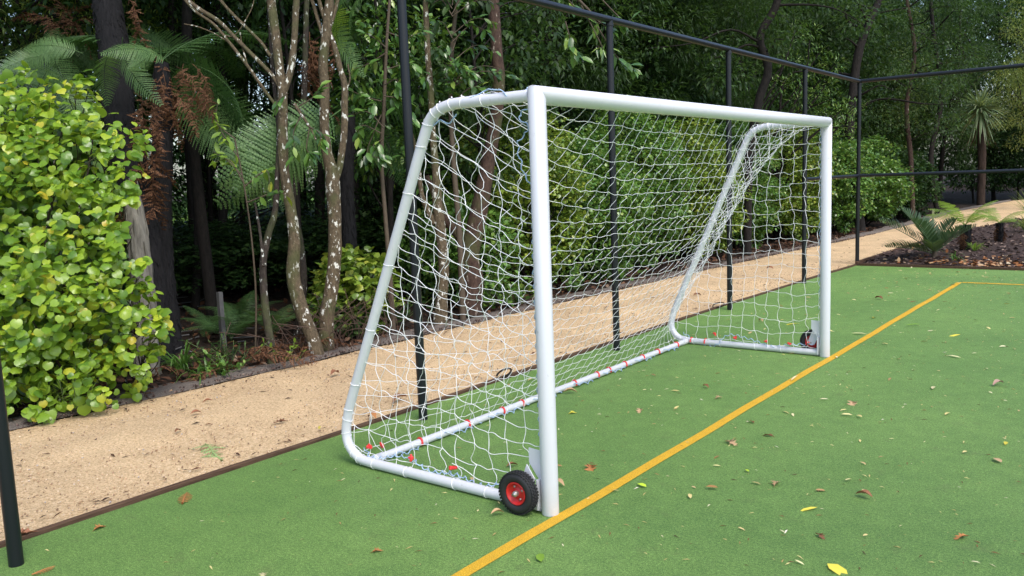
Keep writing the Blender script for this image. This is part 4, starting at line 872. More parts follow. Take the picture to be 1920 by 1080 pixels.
PR = [forest_proto('evergreen_tree', 101, 8.0, 2.0, (1.5, 9.0), 130, 170, .105, M_DARK, L_DIA, M_BARKD, .07),
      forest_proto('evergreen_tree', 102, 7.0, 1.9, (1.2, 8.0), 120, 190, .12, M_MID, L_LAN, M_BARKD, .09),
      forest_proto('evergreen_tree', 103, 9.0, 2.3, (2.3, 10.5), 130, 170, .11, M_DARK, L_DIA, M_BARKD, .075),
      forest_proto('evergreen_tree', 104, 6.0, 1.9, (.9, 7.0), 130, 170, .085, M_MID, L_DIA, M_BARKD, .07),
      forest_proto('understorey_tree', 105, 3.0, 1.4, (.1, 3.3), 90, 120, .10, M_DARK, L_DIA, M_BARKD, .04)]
PR.append(forest_proto('skylit_tint_tree', 106, 6.0, 1.9, (1.6, 7.0), 110, 150, .10, m_leaf('forest_leaf_skylit_tint', [(0, (.05, .10, .025)), (.5, (.10, .18, .04)), (1, (.22, .30, .08))], .4, .35, (.3, .42, .08)), L_LAN, M_BARKD, .07))  # leaf colour lightened to stand in for sky light on the foliage
used = [False] * 6
MARKS = [(-600, 'far outside the left edge'), (-150, 'hidden behind the left half of the lime shrub'), (60, 'behind the lime-green shrub'), (180, 'behind the thick black fern trunk'), (300, 'behind the grey stump'), (400, 'left of the big drooping fern frond'), (500, 'behind the big drooping fern frond'), (590, 'between the two lichen-blotched trunks'),
         (680, 'right of the forked lichen tree'), (770, 'behind the second fence post'), (850, 'seen through the side net'), (930, 'behind the near top corner of the goal'), (1040, 'above the near end of the crossbar'), (1145, 'behind the third fence post'), (1250, 'above the middle of the crossbar'), (1366, 'behind the fourth fence post'),
         (1440, 'above the far half of the crossbar'), (1509, 'behind the fifth fence post'), (1570, 'above the far goal post'), (1610, 'behind the corner fence post'), (1680, 'just right of the corner fence post'), (1760, 'between corner post and cabbage tree'), (1840, 'behind the cabbage tree'), (1910, 'by the right edge of the picture'), (2050, 'just outside the right edge')]
KIND = ['dark broad-crowned tree', 'narrow-leaved green tree', 'tall high-crowned dark tree', 'bushy mid-green tree', 'low dark bush', 'sky-lit-tinted green feathery tree']
SEEN = {}
def plant(k, x, y, s, rank, rz, grp='forest trees behind the path', zs=1.0):
    if used[k]: o = dup(PR[k])
    else: o = PR[k]; used[k] = True
    o.location = (x, y, float(hills(np.array(float(x)), np.array(float(y)))) if x < -4 else 0.1); o.rotation_euler.z = rz; o.scale = (s, s, s * zs)
    q = (A(x, y, 2) - CP) @ RM; u = 960 - FPX * q[0] / q[2] if q[2] < -.5 else -600
    mk = min(MARKS, key=lambda m_: abs(m_[0] - u))[1]; lb = '%s, %s, %s' % (KIND[k], rank, mk)
    if zs < .6: lb = lb.replace('low dark bush', 'knee-high dark bush')
    while lb in SEEN: lb = lb.replace(rank, 'half hidden, ' + rank, 1) if 'half hidden' not in lb else lb.replace('half hidden', 'farther back and half hidden', 1)
    SEEN[lb] = 1
    o['label'] = ' '.join(lb.split()[:16]); o['category'] = 'bush' if k == 4 else 'tree'; o['group'] = grp; return o
rs = np.random.RandomState(71)
spots = []
for row, (x0, st) in enumerate([(-6.9, 2.3), (-9.3, 2.3), (-12.2, 2.6)]):
    y = -6.5 + row * .9
    while y < 34: spots.append((x0 + rs.uniform(-.6, .6), y + rs.uniform(-.5, .5), row)); y += st
RK = ['front rank', 'second rank', 'third rank']
for x, y, row in spots:
    if row <= 1 and y < 1.6: continue
    q_ = (A(x, y, 2) - CP) @ RM; u_ = 960 - FPX * q_[0] / q_[2]
    if q_[2] < 0 and 800 < u_ < 885: continue
    left = y < 5.5
    k = [2, 2, 0][row] if left else int(rs.choice([0, 1, 0, 3])) if row else int(rs.choice([1, 3, 0, 1]))
    if row == 2 and 5 < y < 12: k = 0
    plant(k, x, y, rs.uniform(.9, 1.15) * (1.35 if row == 2 else 1.1), RK[row], rs.uniform(0, 6.28))
for x, y, k, s in [(-6.5, 34, 0, 1.2), (-3.6, 37, 3, 1.3), (-1.5, 40, 0, 1.2), (1.0, 41, 0, 1.3), (3.5, 39, 1, 1.3), (6, 40, 3, 1.3), (9, 41, 0, 1.2), (-4.5, 31, 1, 1.0), (12, 40, 3, 1.5), (-2.8, 43, 0, 1.6), (2.4, 46, 0, 1.6), (7, 47, 0, 1.6), (-7.5, 40, 0, 1.5), (-10.5, 44, 0, 1.6), (-14, 36, 0, 1.5), (-16.5, 26, 2, 1.4), (-17, 21, 0, 1.3), (-16, 1, 0, 1.2), (-16.5, -3, 0, 1.2), (-15.5, 4.2, 3, 1.2), (-19, -7, 0, 1.3), (-13, -8, 0, 1.1)]:
    plant(k, x, y, s, 'far rank', rs.uniform(0, 6.28), 'far forest trees')
for x, y, s in [(-10.2, -.8, 1.), (-9.6, -3.4, 1.05), (-9.2, 1.3, .95), (-11.5, 3.6, 1.1), (-9.8, 4.6, .9), (-5.6, 29.5, 1.), (1.5, 33.5, 1.1), (4.4, 33, 1.2), (-.9, 34.5, 1.)]:
    plant(5, x, y, s, 'among darker trees', rs.uniform(0, 6.28), 'sky-lit-tinted trees in the forest')
for x, y in [(-7.6, -4), (-9.5, -2.2), (-11, .2), (-8.9, .9), (-10.6, 2.6), (-13.4, -2), (-13.8, 1.2), (-13.5, 3.6), (-8.4, 7.7), (-7.2, 10.2), (-7.4, 13), (-7.6, 16), (-7.2, 19), (-7, 22), (-7.4, 25), (-6.8, 30), (-10.5, 12.6), (-10.8, 15.5), (-11, 18.5), (-10.5, 22), (-9.6, 30), (-4, 35), (-1, 37.5), (1.6, 38.5), (4.5, 37), (8, 38), (-9.8, -5.6), (-6.8, 6.6), (-14, 12.8), (-14.2, 15), (-8.9, 10.2), (-6.9, 28), (-2.6, 36), (.4, 38), (3, 38), (6.3, 37.6)]:
    plant(4, x, y, rs.uniform(.95, 1.25), 'in deep shade', rs.uniform(0, 6.28), 'dark understorey bushes')
for x, y in [(-12, 5), (-12.6, 6.4), (-12.2, 7.8), (-12.5, 9.2), (-12.1, 10.6), (-9, 4.6), (-8.2, 3.2), (-7.4, 5)]:
    plant(4, x, y, rs.uniform(.9, 1.1), 'in deep shade', rs.uniform(0, 6.28), 'dark understorey bushes', .33)

# pale sunlit tree at the top right
pt = thing('pale_green_tree', 'pale yellow-green feathery tree at the top right edge', 'tree', P(1935, 380, 24) * A(1, 1, 0) + A(0, 0, .2))
r = np.random.RandomState(81); c0 = P(1945, 150, 24)
cen = blob(r, 90, c0, (1.3, 1.3, 2.4), .3); obj('crown', clumps_leaves(r, cen, .35, 110, .09, L_LAN), M_PALE, pt)
l_ = spline([(c0[0], c0[1], -.2), (c0[0] + .1, c0[1], 2), (c0[0], c0[1], 5)], 5); obj('trunk', tube(MB(), l_, np.linspace(.09, .04, len(l_)), 10), M_BARKD, pt); obj('branch', branchy(MB(), l_[5], cen[:14], .03, r, sides=5), M_BARKD, pt)
# big dark gnarled trunks on the right half
for k, (pts_, dp, lb) in enumerate([([(1400, 330, 22), (1420, 200, 22), (1440, 130, 22), (1425, 70, 20), (1455, 10, 20), (1470, -80, 16)], 15.8, 'gnarled dark trunk curving above the crossbar near its far half'),
                     ([(1620, 470, 26), (1598, 330, 26), (1592, 260, 24), (1600, 170, 22), (1612, 90, 22), (1640, 20, 18), (1680, -60, 14)], 20.8, 'dark forked trunk rising behind the corner fence post'),
                     ([(1712, 420, 12), (1708, 300, 12), (1700, 200, 11), (1715, 100, 10), (1700, 0, 8), (1690, -60, 7)], 23., 'slim reddish trunk right of the corner post'),
                     ([(1760, 410, 14), (1745, 300, 13), (1765, 180, 12), (1750, 60, 10), (1740, -60, 8)], 25., 'slim dark trunk between the corner post and the cabbage tree')]):
    base = P(pts_[0][0], pts_[0][1], dp) * A(1, 1, 0); t = thing('gnarled_tree', lb, 'tree', base); l_, r_ = poly_trunk(pts_, dp); l_[0] = base - A(0, 0, .2)
    r_ = r_ * .72; r = np.random.RandomState(90 + k); obj('trunk', tube(MB(), l_, r_, 12, True, r, .08), M_BARKR if k == 2 else M_BARKD, t)
    b = MB()
    tips = [l_[r.randint(len(l_) // 3, len(l_))] + r.normal(size=3) * A(.8, .8, .6) + A(0, 0, .4) for _ in range(14)]
    for q in tips: branchy(b, l_[min(len(l_) - 1, int(np.argmin(np.linalg.norm(l_ - q, axis=1))))], [q], r_[0] * .35, r, sides=5, r1=.006)
    obj('branch', b, M_BARKD, t); obj('crown', clumps_leaves(r, np.concatenate([np.array(tips) + A(0, 0, .2), np.array(tips) + r.normal(size=(14, 3)) * .6]), .5, 190, .09, L_LAN if k % 2 else L_DIA), M_MID, t)
# tall glossy-leaved tree by the far goal corner
r = np.random.RandomState(99); gt = thing('glossy_tree', 'tree with tufts of light green pointed leaves behind the far top corner of the goal', 'tree', (-5.6, 14.9, 0))
cen = np.array([P(u, v, dp) for u, v, dp in [(1560, 185, 18), (1575, 210, 17.7), (1590, 235, 17.8), (1548, 160, 18), (1530, 175, 18.2), (1600, 200, 18), (1520, 130, 18.4), (1490, 150, 18), (1545, 215, 17.9), (1500, 190, 18), (1480, 110, 18), (1535, 100, 18.3), (1465, 160, 17.8), (1520, 60, 18.5), (1565, 120, 18.4), (1490, 60, 18.5)]])
obj('foliage', clumps_leaves(r, cen, .26, 85, .10, L_LAN, upb=1.2, droop=-.1), M_HEDGE, gt, 'stuff'); obj('trunk', branchy(MB(), (-5.6, 14.9, 0), cen, .05, r, r1=.01), M_BARKD, gt)

# cabbage tree
r = np.random.RandomState(111); cb = P(1838, 385, 27); cb[2] = .15
ct = thing('cabbage_tree', 'cabbage tree with a spiky pale grey-green head on a shaggy brown trunk', 'cabbage tree', cb); ch = P(1838, 215, 27)
l_ = spline([cb - A(0, 0, .3), cb + (ch - cb) * .5 + A(.05, 0, 0), ch], 6); obj('trunk', tube(MB(), l_, np.linspace(.115, .125, len(l_)), 14, True, r, .14), m_bark('shaggy_brown_bark', (.018, .012, .009), (.06, .04, .03), None, .6, 10, .2), ct)
def sword(mb, c, d, L, wd, sag, r):
    t_ = np.linspace(0, 1, 6)[:, None]; p = c + d * L * t_ - A(0, 0, 1) * (t_ ** 2) * L * sag; s_ = unit(np.cross(d, A(0, 0, 1))[None])[0]; ww = wd * np.sin(np.pi * (t_ * .85 + .12))
    v = np.concatenate([p - s_ * ww, p + s_ * ww, p - A(0, 0, .3) * ww]); n = 6
    return mb.add(v, [(i, i + 1, i + 1 + 2 * n, i + 2 * n) for i in range(5)] + [(i + 2 * n, i + 1 + 2 * n, i + 1 + n, i + n) for i in range(5)])
mb = MB()
for k in range(230):
    d = sph(r, 1)[0]; d[2] = d[2] * .8 + .35; d = unit(d[None])[0]; sword(mb, ch + A(0, 0, .15) + d * .06, d, r.uniform(.65, .98), .028, r.uniform(.1, .6), r)
obj('leaf_head', mb, M_CABB, ct, 'stuff')
mb = MB()
for k in range(70):
    d = unit((sph(r, 1)[0] * A(1, 1, .3) - A(0, 0, .5))[None])[0]; sword(mb, ch - A(0, 0, r.uniform(.05, .5)), d, r.uniform(.3, .6), .012, .8, r)
obj('dead_leaf_skirt', mb, M_DEADD, ct, 'stuff')

# ------------------------------------------------------------------ garden bed plants
def gz(u, v):
    q = G(u, v, .1); return A(q[0], q[1], float(bed_z(q[0], q[1])))
r = np.random.RandomState(121); pb = gz(1752, 482)
palm = thing('young_palm', 'young palm with stiff feathery dark fronds at the left end of the mulch bed', 'palm', pb)
def palm_frond(r, L, n=22, w=.30):
    mb = MB(); t_ = np.linspace(0, 1, 12); q = np.stack([0 * t_, t_ * L, -.18 * L * t_ ** 2], 1); tube(mb, q, np.linspace(.010, .003, 12), 5, False)
    for i in range(n):
        t = .15 + .84 * i / (n - 1); o = A(0, t * L, -.18 * L * t * t); ll = w * math.sin(math.pi * (t * .75 + .2)) + .05
        for s in (-1, 1):
            d = unit(A([s * .75, .75, .45]) + r.normal(size=(1, 3)) * .04)[0]; sword(mb, o, d, ll, .016, .12, r)
    return mb.mesh('frond', M_PALM)
PFM = [palm_frond(r, .95), palm_frond(r, .80)]
for k, (az, pt_, s) in enumerate([(2.6, .75, 1.0), (3.0, .35, .95), (3.5, 1.0, .8), (0.2, 1.1, .8), (-.3, .8, .75), (1.6, 1.15, .8), (5.0, .9, .7), (4.1, .55, .7), (2.2, 1.1, .9)]):
    put_frond(palm, PFM[k % 2], pb + A(0, 0, .05), az + .75, pt_, 0, s)
obj('trunk', tube(MB(), [pb - A(0, 0, .05), pb + A(0, 0, .16)], [.05, .03], 10), M_TWIG, palm)
def young_fern(uv, h, label, angs, s, key='y', tr=.085):
    b = gz(*uv); t = thing('young_tree_fern', label, 'tree fern', b); r = np.random.RandomState(int(uv[0]))
    l_ = np.array([b - A(0, 0, .05), b + A(.02, 0, h * .5), b + A(0, .02, h)]); obj('trunk', fern_trunk(MB(), spline(l_, 5), np.linspace(tr * .8, tr, 11), r), M_FTRUNK, t)
    for az, pt_ in angs: put_frond(t, FR[key][r.randint(len(FR[key]))], b + A(0, 0, h), az, pt_, r.uniform(-.3, .3), s)
    for k in range(7): put_frond(t, FR['x'][k % 3], b + A(0, 0, h * .95), r.uniform(0, 6.28), -1.0, 0, .35)
    return t
young_fern((1808, 470), .42, 'young tree fern with black trunk and lime fronds in the middle of the bed', [(.55, .55), (.9, .3), (3.6, .35), (4.0, .6), (2.6, .5), (-.6, .1), (3.0, .15), (5.2, .2)], .68)
young_fern((1872, 458), .35, 'smaller young tree fern at the right of the mulch bed with drooping lime fronds', [(3.7, .2), (3.2, .4), (4.4, .0), (.4, .3), (5.4, .0), (2.2, .4)], .52, 'y', .05)
def grass_clump(b, label, n, L, m, name='grass_clump', cat='plant', seed=1, sag=.6):
    r = np.random.RandomState(seed); t = thing(name, label, cat, b); mb = MB()
    for k in range(n):
        d = unit((sph(r, 1)[0] * A(.7, .7, .2) + A(0, 0, .9))[None])[0]; sword(mb, A(*b) + sph(r, 1)[0] * A(.04, .04, 0), d, L * r.uniform(.5, 1.1), .008, r.uniform(.3, 1) * sag * 1.4, r)
    obj('blades', mb, m, t, 'stuff'); return t
grass_clump(gz(1828, 472), 'small bright green clump between the two young tree ferns', 30, .38, M_FERNY, seed=5)
grass_clump(gz(1790, 485), 'thin straggly tuft beside the young palm in the mulch', 14, .4, M_GRASS, seed=6)
grass_clump(gz(1925, 440), 'large light green grassy clump at the right edge of the mulch bed', 60, .8, M_PALE, seed=7)
grass_clump(gz(1945, 425), 'tall yellowish tussock at the right edge of the picture', 120, 1.1, M_PALE, seed=8, sag=.3)
b = gz(1748, 465); st = thing('wooden_stake', 'pale upright stake standing behind the young palm', 'stake', b); obj('stake', box(MB(), b + A(0, 0, .32), (.03, .03, .72)), M_STAKEP, st)
# mulch chips and leaves on the bed
r = np.random.RandomState(131); n = 9000; y = 11.12 + 12 * r.uniform(0, 1, n) ** 1.6; x = near_edge(y) + .08 + r.uniform(0, 1, n) ** 1.2 * 9
p = np.stack([x, y, bed_z(x, y) + .012], 1); d = sph(r, n) * A(1, 1, .25)
obj('mulch_chips', scatter(MB(), *L_DIA, (basis(d, unit(A(0, 0, 1) + sph(r, n) * .7), r.uniform(.03, .10, n), 1.1), p)), M_CHIP, None, 'stuff')
n = 420; x = r.uniform(-1.4, 5, n); x[:150] = r.normal(.0, .35, 150); y = 11.15 + np.abs(r.normal(0, .35, n)); p = np.stack([x, y, bed_z(x, y) + .02], 1)
obj('bed_leaf_litter', scatter(MB(), *L_OV, (basis(sph(r, n) * A(1, 1, .2), unit(A(0, 0, 1) + sph(r, n) * .6), r.uniform(.05, .10, n), 1.4), p)), m_leaf('fallen_leaf_mix', [(0, (.12, .05, .02)), (.4, (.35, .13, .04)), (.7, (.45, .28, .15)), (1, (.55, .45, .3))], .8, .1, (.4, .2, .05), .2), None, 'stuff')

# ------------------------------------------------------------------ forest-floor undergrowth on the left
r = np.random.RandomState(141); n = 14000
y = r.uniform(-4, 20, n); dd_ = r.uniform(0, 1, n) ** 1.5 * 7; x = far_edge(y) - .12 - dd_
p = np.stack([x, y, hills(x, y) + .03 + .03 * r.uniform(0, 1, n)], 1)
obj('leaf_litter', scatter(MB(), *L_DIA, (basis(sph(r, n) * A(1, 1, .3), unit(A(0, 0, 1) + sph(r, n) * .7), r.uniform(.04, .13, n), .9), p)), M_DEADD, None, 'stuff')
n = 3500; y = r.uniform(-4, 20, n); x = far_edge(y) + r.normal(0, .05, n) - .04
obj('verge_grit', scatter(MB(), OCT_V, OCT_F, (np.eye(3)[None] * r.uniform(.004, .013, n)[:, None, None] * unit(r.uniform(.5, 1, (n, 1, 3))) * 1.7, np.stack([x, y, .03 + 0 * x], 1)), False), M_CHIP, None, 'stuff')
for k, (u, v, s) in enumerate([(462, 652, .62), (430, 640, .55), (545, 640, .55), (480, 620, .6)]):
    b = G(u, v); b = A(b[0] - .25, b[1], .05); t = thing('ground_fern', ['low green fern left of the thin spotted sapling', 'low fern beside the dark stake', 'low fern between the spotted sapling and the leaning trunk', 'larger dim fern behind the dark stake'][k], 'fern', b)
    for q in range(7): put_frond(t, FR['d' if k != 2 else 'g'][q % 3], b, q * .9 + k, .75 + r.uniform(-.2, .2), 0, s * .55)
grass_clump(G(358, 700) + A(-.15, 0, 0), 'green strappy grass clump at the foot of the black fern trunk', 60, .62, M_GRASS, 'strappy_plant', seed=21, sag=.7)
grass_clump(G(395, 715) + A(-.1, 0, 0), 'smaller strappy tuft drooping toward the path', 26, .5, M_GRASS, 'strappy_plant', seed=22, sag=.9)
def weed(b, label, seed, m=M_MID, h=.3, nst=8, ls=.06, tpl=L_OV):
    r = np.random.RandomState(seed); t = thing('small_weed', label, 'plant', b); mb = MB(); lb = MB()
    for k in range(nst):
        tip = A(*b) + A(r.normal() * h * .5, r.normal() * h * .5, h * r.uniform(.4, 1)); q = spline([A(*b), (A(*b) + tip) / 2 + r.normal(size=3) * .02, tip], 4); tube(mb, q, .003, 4, False)
        nn = 10; pp = q[r.randint(2, len(q), nn)]; scatter(lb, *tpl, (basis(unit(sph(r, nn) + A(0, 0, .1)), unit(A(0, 0, 1) + sph(r, nn) * .4), ls * r.uniform(.6, 1.2, nn), 1.2), pp))
    obj('stem', mb, M_STEMG, t); obj('foliage', lb, m, t, 'stuff'); return t
weed(G(430, 710) + A(-.1, 0, 0), 'low leafy green weed at the path edge left of the thin sapling', 1, M_HEDGE, .25, 14)
weed(G(470, 700) + A(-.3, 0, 0), 'brownish green weed patch behind the path verge', 2, M_MID, .4, 14, .07, L_LAN)
weed(G(545, 684) + A(-.05, 0, 0), 'small bright green seedling at the foot of the leaning lichen tree', 3, M_FERNY, .22, 5, .05)
weed(G(128, 782) + A(-.02, 0, .02), 'pale green feathery weed growing under the lime-green shrub at the path edge', 4, M_FERNY, .38, 14, .085, L_LAN)
weed(G(330, 655) + A(-.4, 0, 0), 'small dim weed beside the black fern trunk', 5, M_DARK, .3, 10)
for k, (u, v) in enumerate([(700, 640), (760, 620), (950, 585), (1010, 575), (1120, 550), (1200, 530)]):
    b = G(u, v); weed(A(b[0] - .35, b[1], 0), ['low dark weeds behind the slanted side frame', 'low weeds behind the second fence post', 'low weeds at the path edge seen through the side net', 'low weeds at the path edge left of the near post', 'low weeds at the hedge foot right of the near post', 'low weeds at the hedge foot behind the net middle'][k], 30 + k, M_HEDGE if k > 1 else M_MID, .45, 22, .06, L_RND)
# dead frond heaps and dry twigs
dry = thing('dry_twig_heap', 'heap of dry brown twigs at the foot of the forked lichen tree', 'brushwood', G(655, 655) + A(-.2, 0, 0)); mb = MB(); b = G(655, 655) + A(-.2, 0, 0)
for k in range(70):
    a_ = b + A(r.normal() * .2, r.normal() * .35, 0); q = spline([a_, a_ + A(r.normal() * .1, r.normal() * .1, .2), a_ + A(r.normal() * .22, r.normal() * .22, r.uniform(.2, .6))], 3); tube(mb, q, .0035, 4, False)
obj('twigs', mb, M_TWIG if 0 else m_plain('dry_twig_brown', (.09, .055, .04), .9, .3, 20), dry, 'stuff')
for k, (u, v, lb) in enumerate([(480, 695, 'fallen rust-brown frond heap left of the leaning trunk'), (535, 690, 'orange-brown dead frond clump by the small bright seedling'), (585, 672, 'dead brown fronds at the foot of the leaning lichen tree'), (290, 735, 'dry brown frond litter at the foot of the grey stump'), (380, 600, 'rust-coloured dead fronds lying in the shade behind the stump'), (450, 720, 'dead fronds lying near the leafy weed')]):
    b = G(u, v) + A(-.25, 0, .03); t = thing('dead_frond_heap', lb, 'dead fronds', b)
    for q in range(3): put_frond(t, FR['x'][q % 3], b + A(r.normal() * .12, r.normal() * .12, .05 + .03 * q), r.uniform(0, 6.28), r.uniform(-.1, .35), r.uniform(-.8, .8), .42)
b = G(420, 655); b = A(b[0], b[1], 0); st = thing('dark_stake', 'short dark square stake standing in the undergrowth', 'stake', b); obj('stake', box(MB(), b + A(0, 0, .27), (.045, .045, .62)), M_STAKE, st)
# pale sticks on the shaded floor
mb = MB()
for k in range(60):
    a_ = A(r.uniform(-8, -5), r.uniform(-.5, 5), 0); a_[2] = float(hills(a_[0], a_[1])) + .05; d = sph(r, 1)[0] * A(.3, .3, .03); tube(mb, [a_, a_ + d], .007, 5)
obj('fallen_sticks', mb, M_STAKE, None, 'stuff')
# dark backing thicket and far bank of the lawn
r = np.random.RandomState(151)
th = thing('far_tree_belt', 'dark tree belt beyond the far lawn', 'tree belt', (-38, 20, 0)); mb = MB()
cen = np.concatenate([np.stack([-38 + r.normal(0, 2, 500), r.uniform(-10, 75, 500), r.uniform(.2, 9, 500)], 1), np.stack([r.uniform(-36, 40, 420), 62 + r.normal(0, 2, 420), r.uniform(.2, 13, 420)], 1)])
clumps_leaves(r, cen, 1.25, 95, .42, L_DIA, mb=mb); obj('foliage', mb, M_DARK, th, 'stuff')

# ------------------------------------------------------------------ fallen leaves on turf and path
def oak():
    o_ = [(0, -.25), (.02, .06), (.17, .10), (.07, .24), (.30, .30), (.09, .44), (.33, .58), (.10, .64), (.20, .86), (.05, .82), (0, 1.05), (-.05, .80), (-.16, .88), (-.09, .64), (-.28, .66), (-.08, .45), (-.34, .40), (-.07, .25), (-.18, .16), (-.02, .06)]
    v = [(x, y, 1.1 * x * x + .09 * math.sin(y * 5 + x * 4)) for x, y in o_] + [(0, .5, .01)]; n = len(o_); return np.array(v), np.array([(i, (i + 1) % n, n) for i in range(n)])
def curl():
    v = []; 
    for i in range(7):
        t = i / 6; wv = .2 * math.sin(math.pi * (t * .9 + .06))
        for s in (-1, 0, 1): v.append((s * wv, t, abs(s) * wv * .8 + .16 * math.sin(t * 3)))
    f = [(i * 3 + k, i * 3 + k + 1, i * 3 + k + 4, i * 3 + k + 3) for i in range(6) for k in range(2)]; return np.array(v), np.array(f)
def fmat(name, c): return m_leaf(name, [(0, tuple(q * .7 for q in c)), (1, tuple(min(1, q * 1.2) for q in c))], .7, .12, c, .3)
FM = {'orange': fmat('leaf_orange_brown', (.46, .20, .07)), 'tan': fmat('leaf_tan', (.50, .33, .18)), 'brown': fmat('leaf_brown', (.26, .12, .06)), 'yellow': fmat('leaf_yellow', (.72, .62, .08)), 'lime': fmat('leaf_lime', (.50, .68, .05)), 'green': fmat('leaf_fresh_green', (.26, .45, .05)), 'pale': fmat('leaf_pale_yellow', (.72, .66, .36)), 'red': fmat('leaf_red_brown', (.34, .15, .08)), 'pink': fmat('leaf_pinkish', (.60, .38, .30))}
FT = {'oak': oak(), 'curl': curl(), 'oval': (L_OV[0] * A(1.1, 1, 1), L_OV[1]), 'long': (L_OV[0] * A(.55, 1, .6), L_OV[1])}
FC = {}
def fallen(u, v, shape, colr, size, label, z=.004, az=None, seed=[0]):
    seed[0] += 1; r = np.random.RandomState(500 + seed[0]); key = (shape, colr)
    if key not in FC: FC[key] = MB().add(*FT[shape]).mesh('fallen_leaf', FM[colr])
    o = link('fallen_leaf', FC[key]); q = G(u, v, z); o.location = (q[0], q[1], z + .006); o.scale = (size,) * 3; o.rotation_euler = (r.uniform(-.12, .12), r.uniform(-.12, .12), r.uniform(0, 6.28) if az is None else az)
    return tag(o, label, 'leaf', 'fallen leaves on the turf and path')
for a_ in [(177, 995, 'oak', 'orange', .075, 'orange-brown oak leaf on the turf near the nearest fence post'),
    (698, 1037, 'oak', 'orange', .055, 'small orange leaf on the turf at the bottom, left of the yellow line'),
    (1106, 873, 'oak', 'orange', .115, 'large orange-brown oak leaf just right of the near goal post'),
    (1212, 915, 'oval', 'lime', .065, 'bright lime-yellow leaf right of the yellow line near the near post'),
    (1058, 913, 'curl', 'tan', .075, 'tan leaf lying against the foot of the near goal post'),
    (1015, 1056, 'oval', 'green', .08, 'fresh green leaf near the bottom edge right of the yellow line'),
    (1551, 1059, 'oval', 'yellow', .115, 'large yellow oval leaf at the bottom of the turf'),
    (1812, 1006, 'oak', 'orange', .07, 'bright orange leaf at the lower right of the turf'),
    (1605, 928, 'curl', 'red', .085, 'curled red-brown leaf right of centre on the turf'),
    (1452, 912, 'oak', 'tan', .08, 'tan-brown leaf below the middle of the right turf'),
    (1449, 819, 'oak', 'red', .07, 'small red-brown leaf right of the yellow line'),
    (1533, 953, 'long', 'yellow', .10, 'narrow yellow leaf on the lower right turf'),
    (1531, 1002, 'oak', 'brown', .055, 'small brown leaf above the large yellow one'),
    (1413, 794, 'oak', 'red', .06, 'reddish leaf close to the right side of the yellow line'),
    (1362, 828, 'oak', 'tan', .09, 'pale tan lobed leaf close to the yellow line'),
    (1878, 869, 'oval', 'tan', .075, 'tan leaf at the right edge of the turf'),
    (1887, 830, 'oval', 'yellow', .05, 'small yellowish leaf above the tan one at the right edge'),
    (1597, 754, 'oak', 'tan', .11, 'crumpled tan leaf in front of the far goal post'),
    (1404, 886, 'oval', 'lime', .04, 'tiny lime leaf on the turf right of the line'),
    (1748, 731, 'long', 'pale', .12, 'pale narrow leaf on the right turf'),
    (1862, 724, 'curl', 'pink', .10, 'pinkish curled leaf on the far right turf'),
    (1498, 607, 'long', 'yellow', .17, 'long pale yellow leaf behind the far side net'),
    (1801, 628, 'long', 'yellow', .16, 'yellow leaf on the turf far right, beyond the far post'),
    (1802, 672, 'long', 'pale', .13, 'pale leaf lying below the yellow one far right'),
    (1595, 626, 'long', 'pale', .15, 'pale yellow leaf just right of the far goal post'),
    (1637, 597, 'long', 'yellow', .17, 'yellow leaf beside the far part of the yellow line'),
    (1697, 611, 'long', 'green', .15, 'pale green narrow leaf beyond the yellow line'),
    (1200, 768, 'oak', 'tan', .08, 'tan leaf with a long stalk inside the goal mouth'),
    (1068, 776, 'oak', 'yellow', .06, 'yellow leaf on the turf just right of the near post'),
    (1082, 737, 'curl', 'tan', .10, 'tan curled leaf beside the back ground bar'),
    (1342, 748, 'oak', 'tan', .065, 'small tan leaf in the goal mouth near the line'),
    (1318, 725, 'curl', 'brown', .07, 'small dark brown leaf in the goal mouth'),
    (945, 963, 'curl', 'tan', .07, 'tan leaf under the near wheel'),
    (950, 877, 'curl', 'brown', .07, 'brown leaf behind the near wheel inside the goal'),
    (1655, 562, 'curl', 'brown', .12, 'brown leaf by the far end of the yellow line'),
    (1720, 565, 'long', 'brown', .14, 'thin brown leaf far away on the turf'),
    (1490, 1052, 'long', 'pale', .05, 'tiny pale leaf left of the large yellow one'),
    (497, 1077, 'oak', 'pale', .07, 'pale leaf at the very bottom edge, left half'),
    (1430, 604, 'curl', 'tan', .10, 'tan leaf seen through the far side net'),
    (1230, 706, 'long', 'brown', .08, 'thin brown leaf near the middle of the goal mouth'),
    (1160, 697, 'oval', 'green', .05, 'small green leaf beside the back ground bar')]: fallen(*a_)
for a_ in [(762, 745, 'curl', 'brown', .15, 'dark brown curled leaf on the sandy path behind the side net'), (705, 786, 'curl', 'orange', .10, 'orange-brown leaf on the path edge behind the slanted frame'), (535, 790, 'oak', 'brown', .09, 'dark crumpled leaf on the path left of the goal'),
    (328, 812, 'curl', 'brown', .06, 'small brown leaf in the middle of the path'), (357, 778, 'curl', 'red', .08, 'reddish leaf on the path near its far edge'), (380, 756, 'curl', 'red', .07, 'red-brown leaf at the far side of the path'), (600, 800, 'long', 'yellow', .07, 'yellowish leaf on the path left of the goal frame'),
    (1300, 555, 'curl', 'brown', .12, 'brown leaf on the path behind the far frame'), (1450, 505, 'curl', 'red', .14, 'red-brown leaf on the far part of the path'), (635, 700, 'curl', 'red', .12, 'orange-red leaf at the far path edge by the tree foot'), (60, 998, 'oak', 'red', .12, 'red-brown leaf on the path corner by the nearest post')]: fallen(*a_, z=.024)
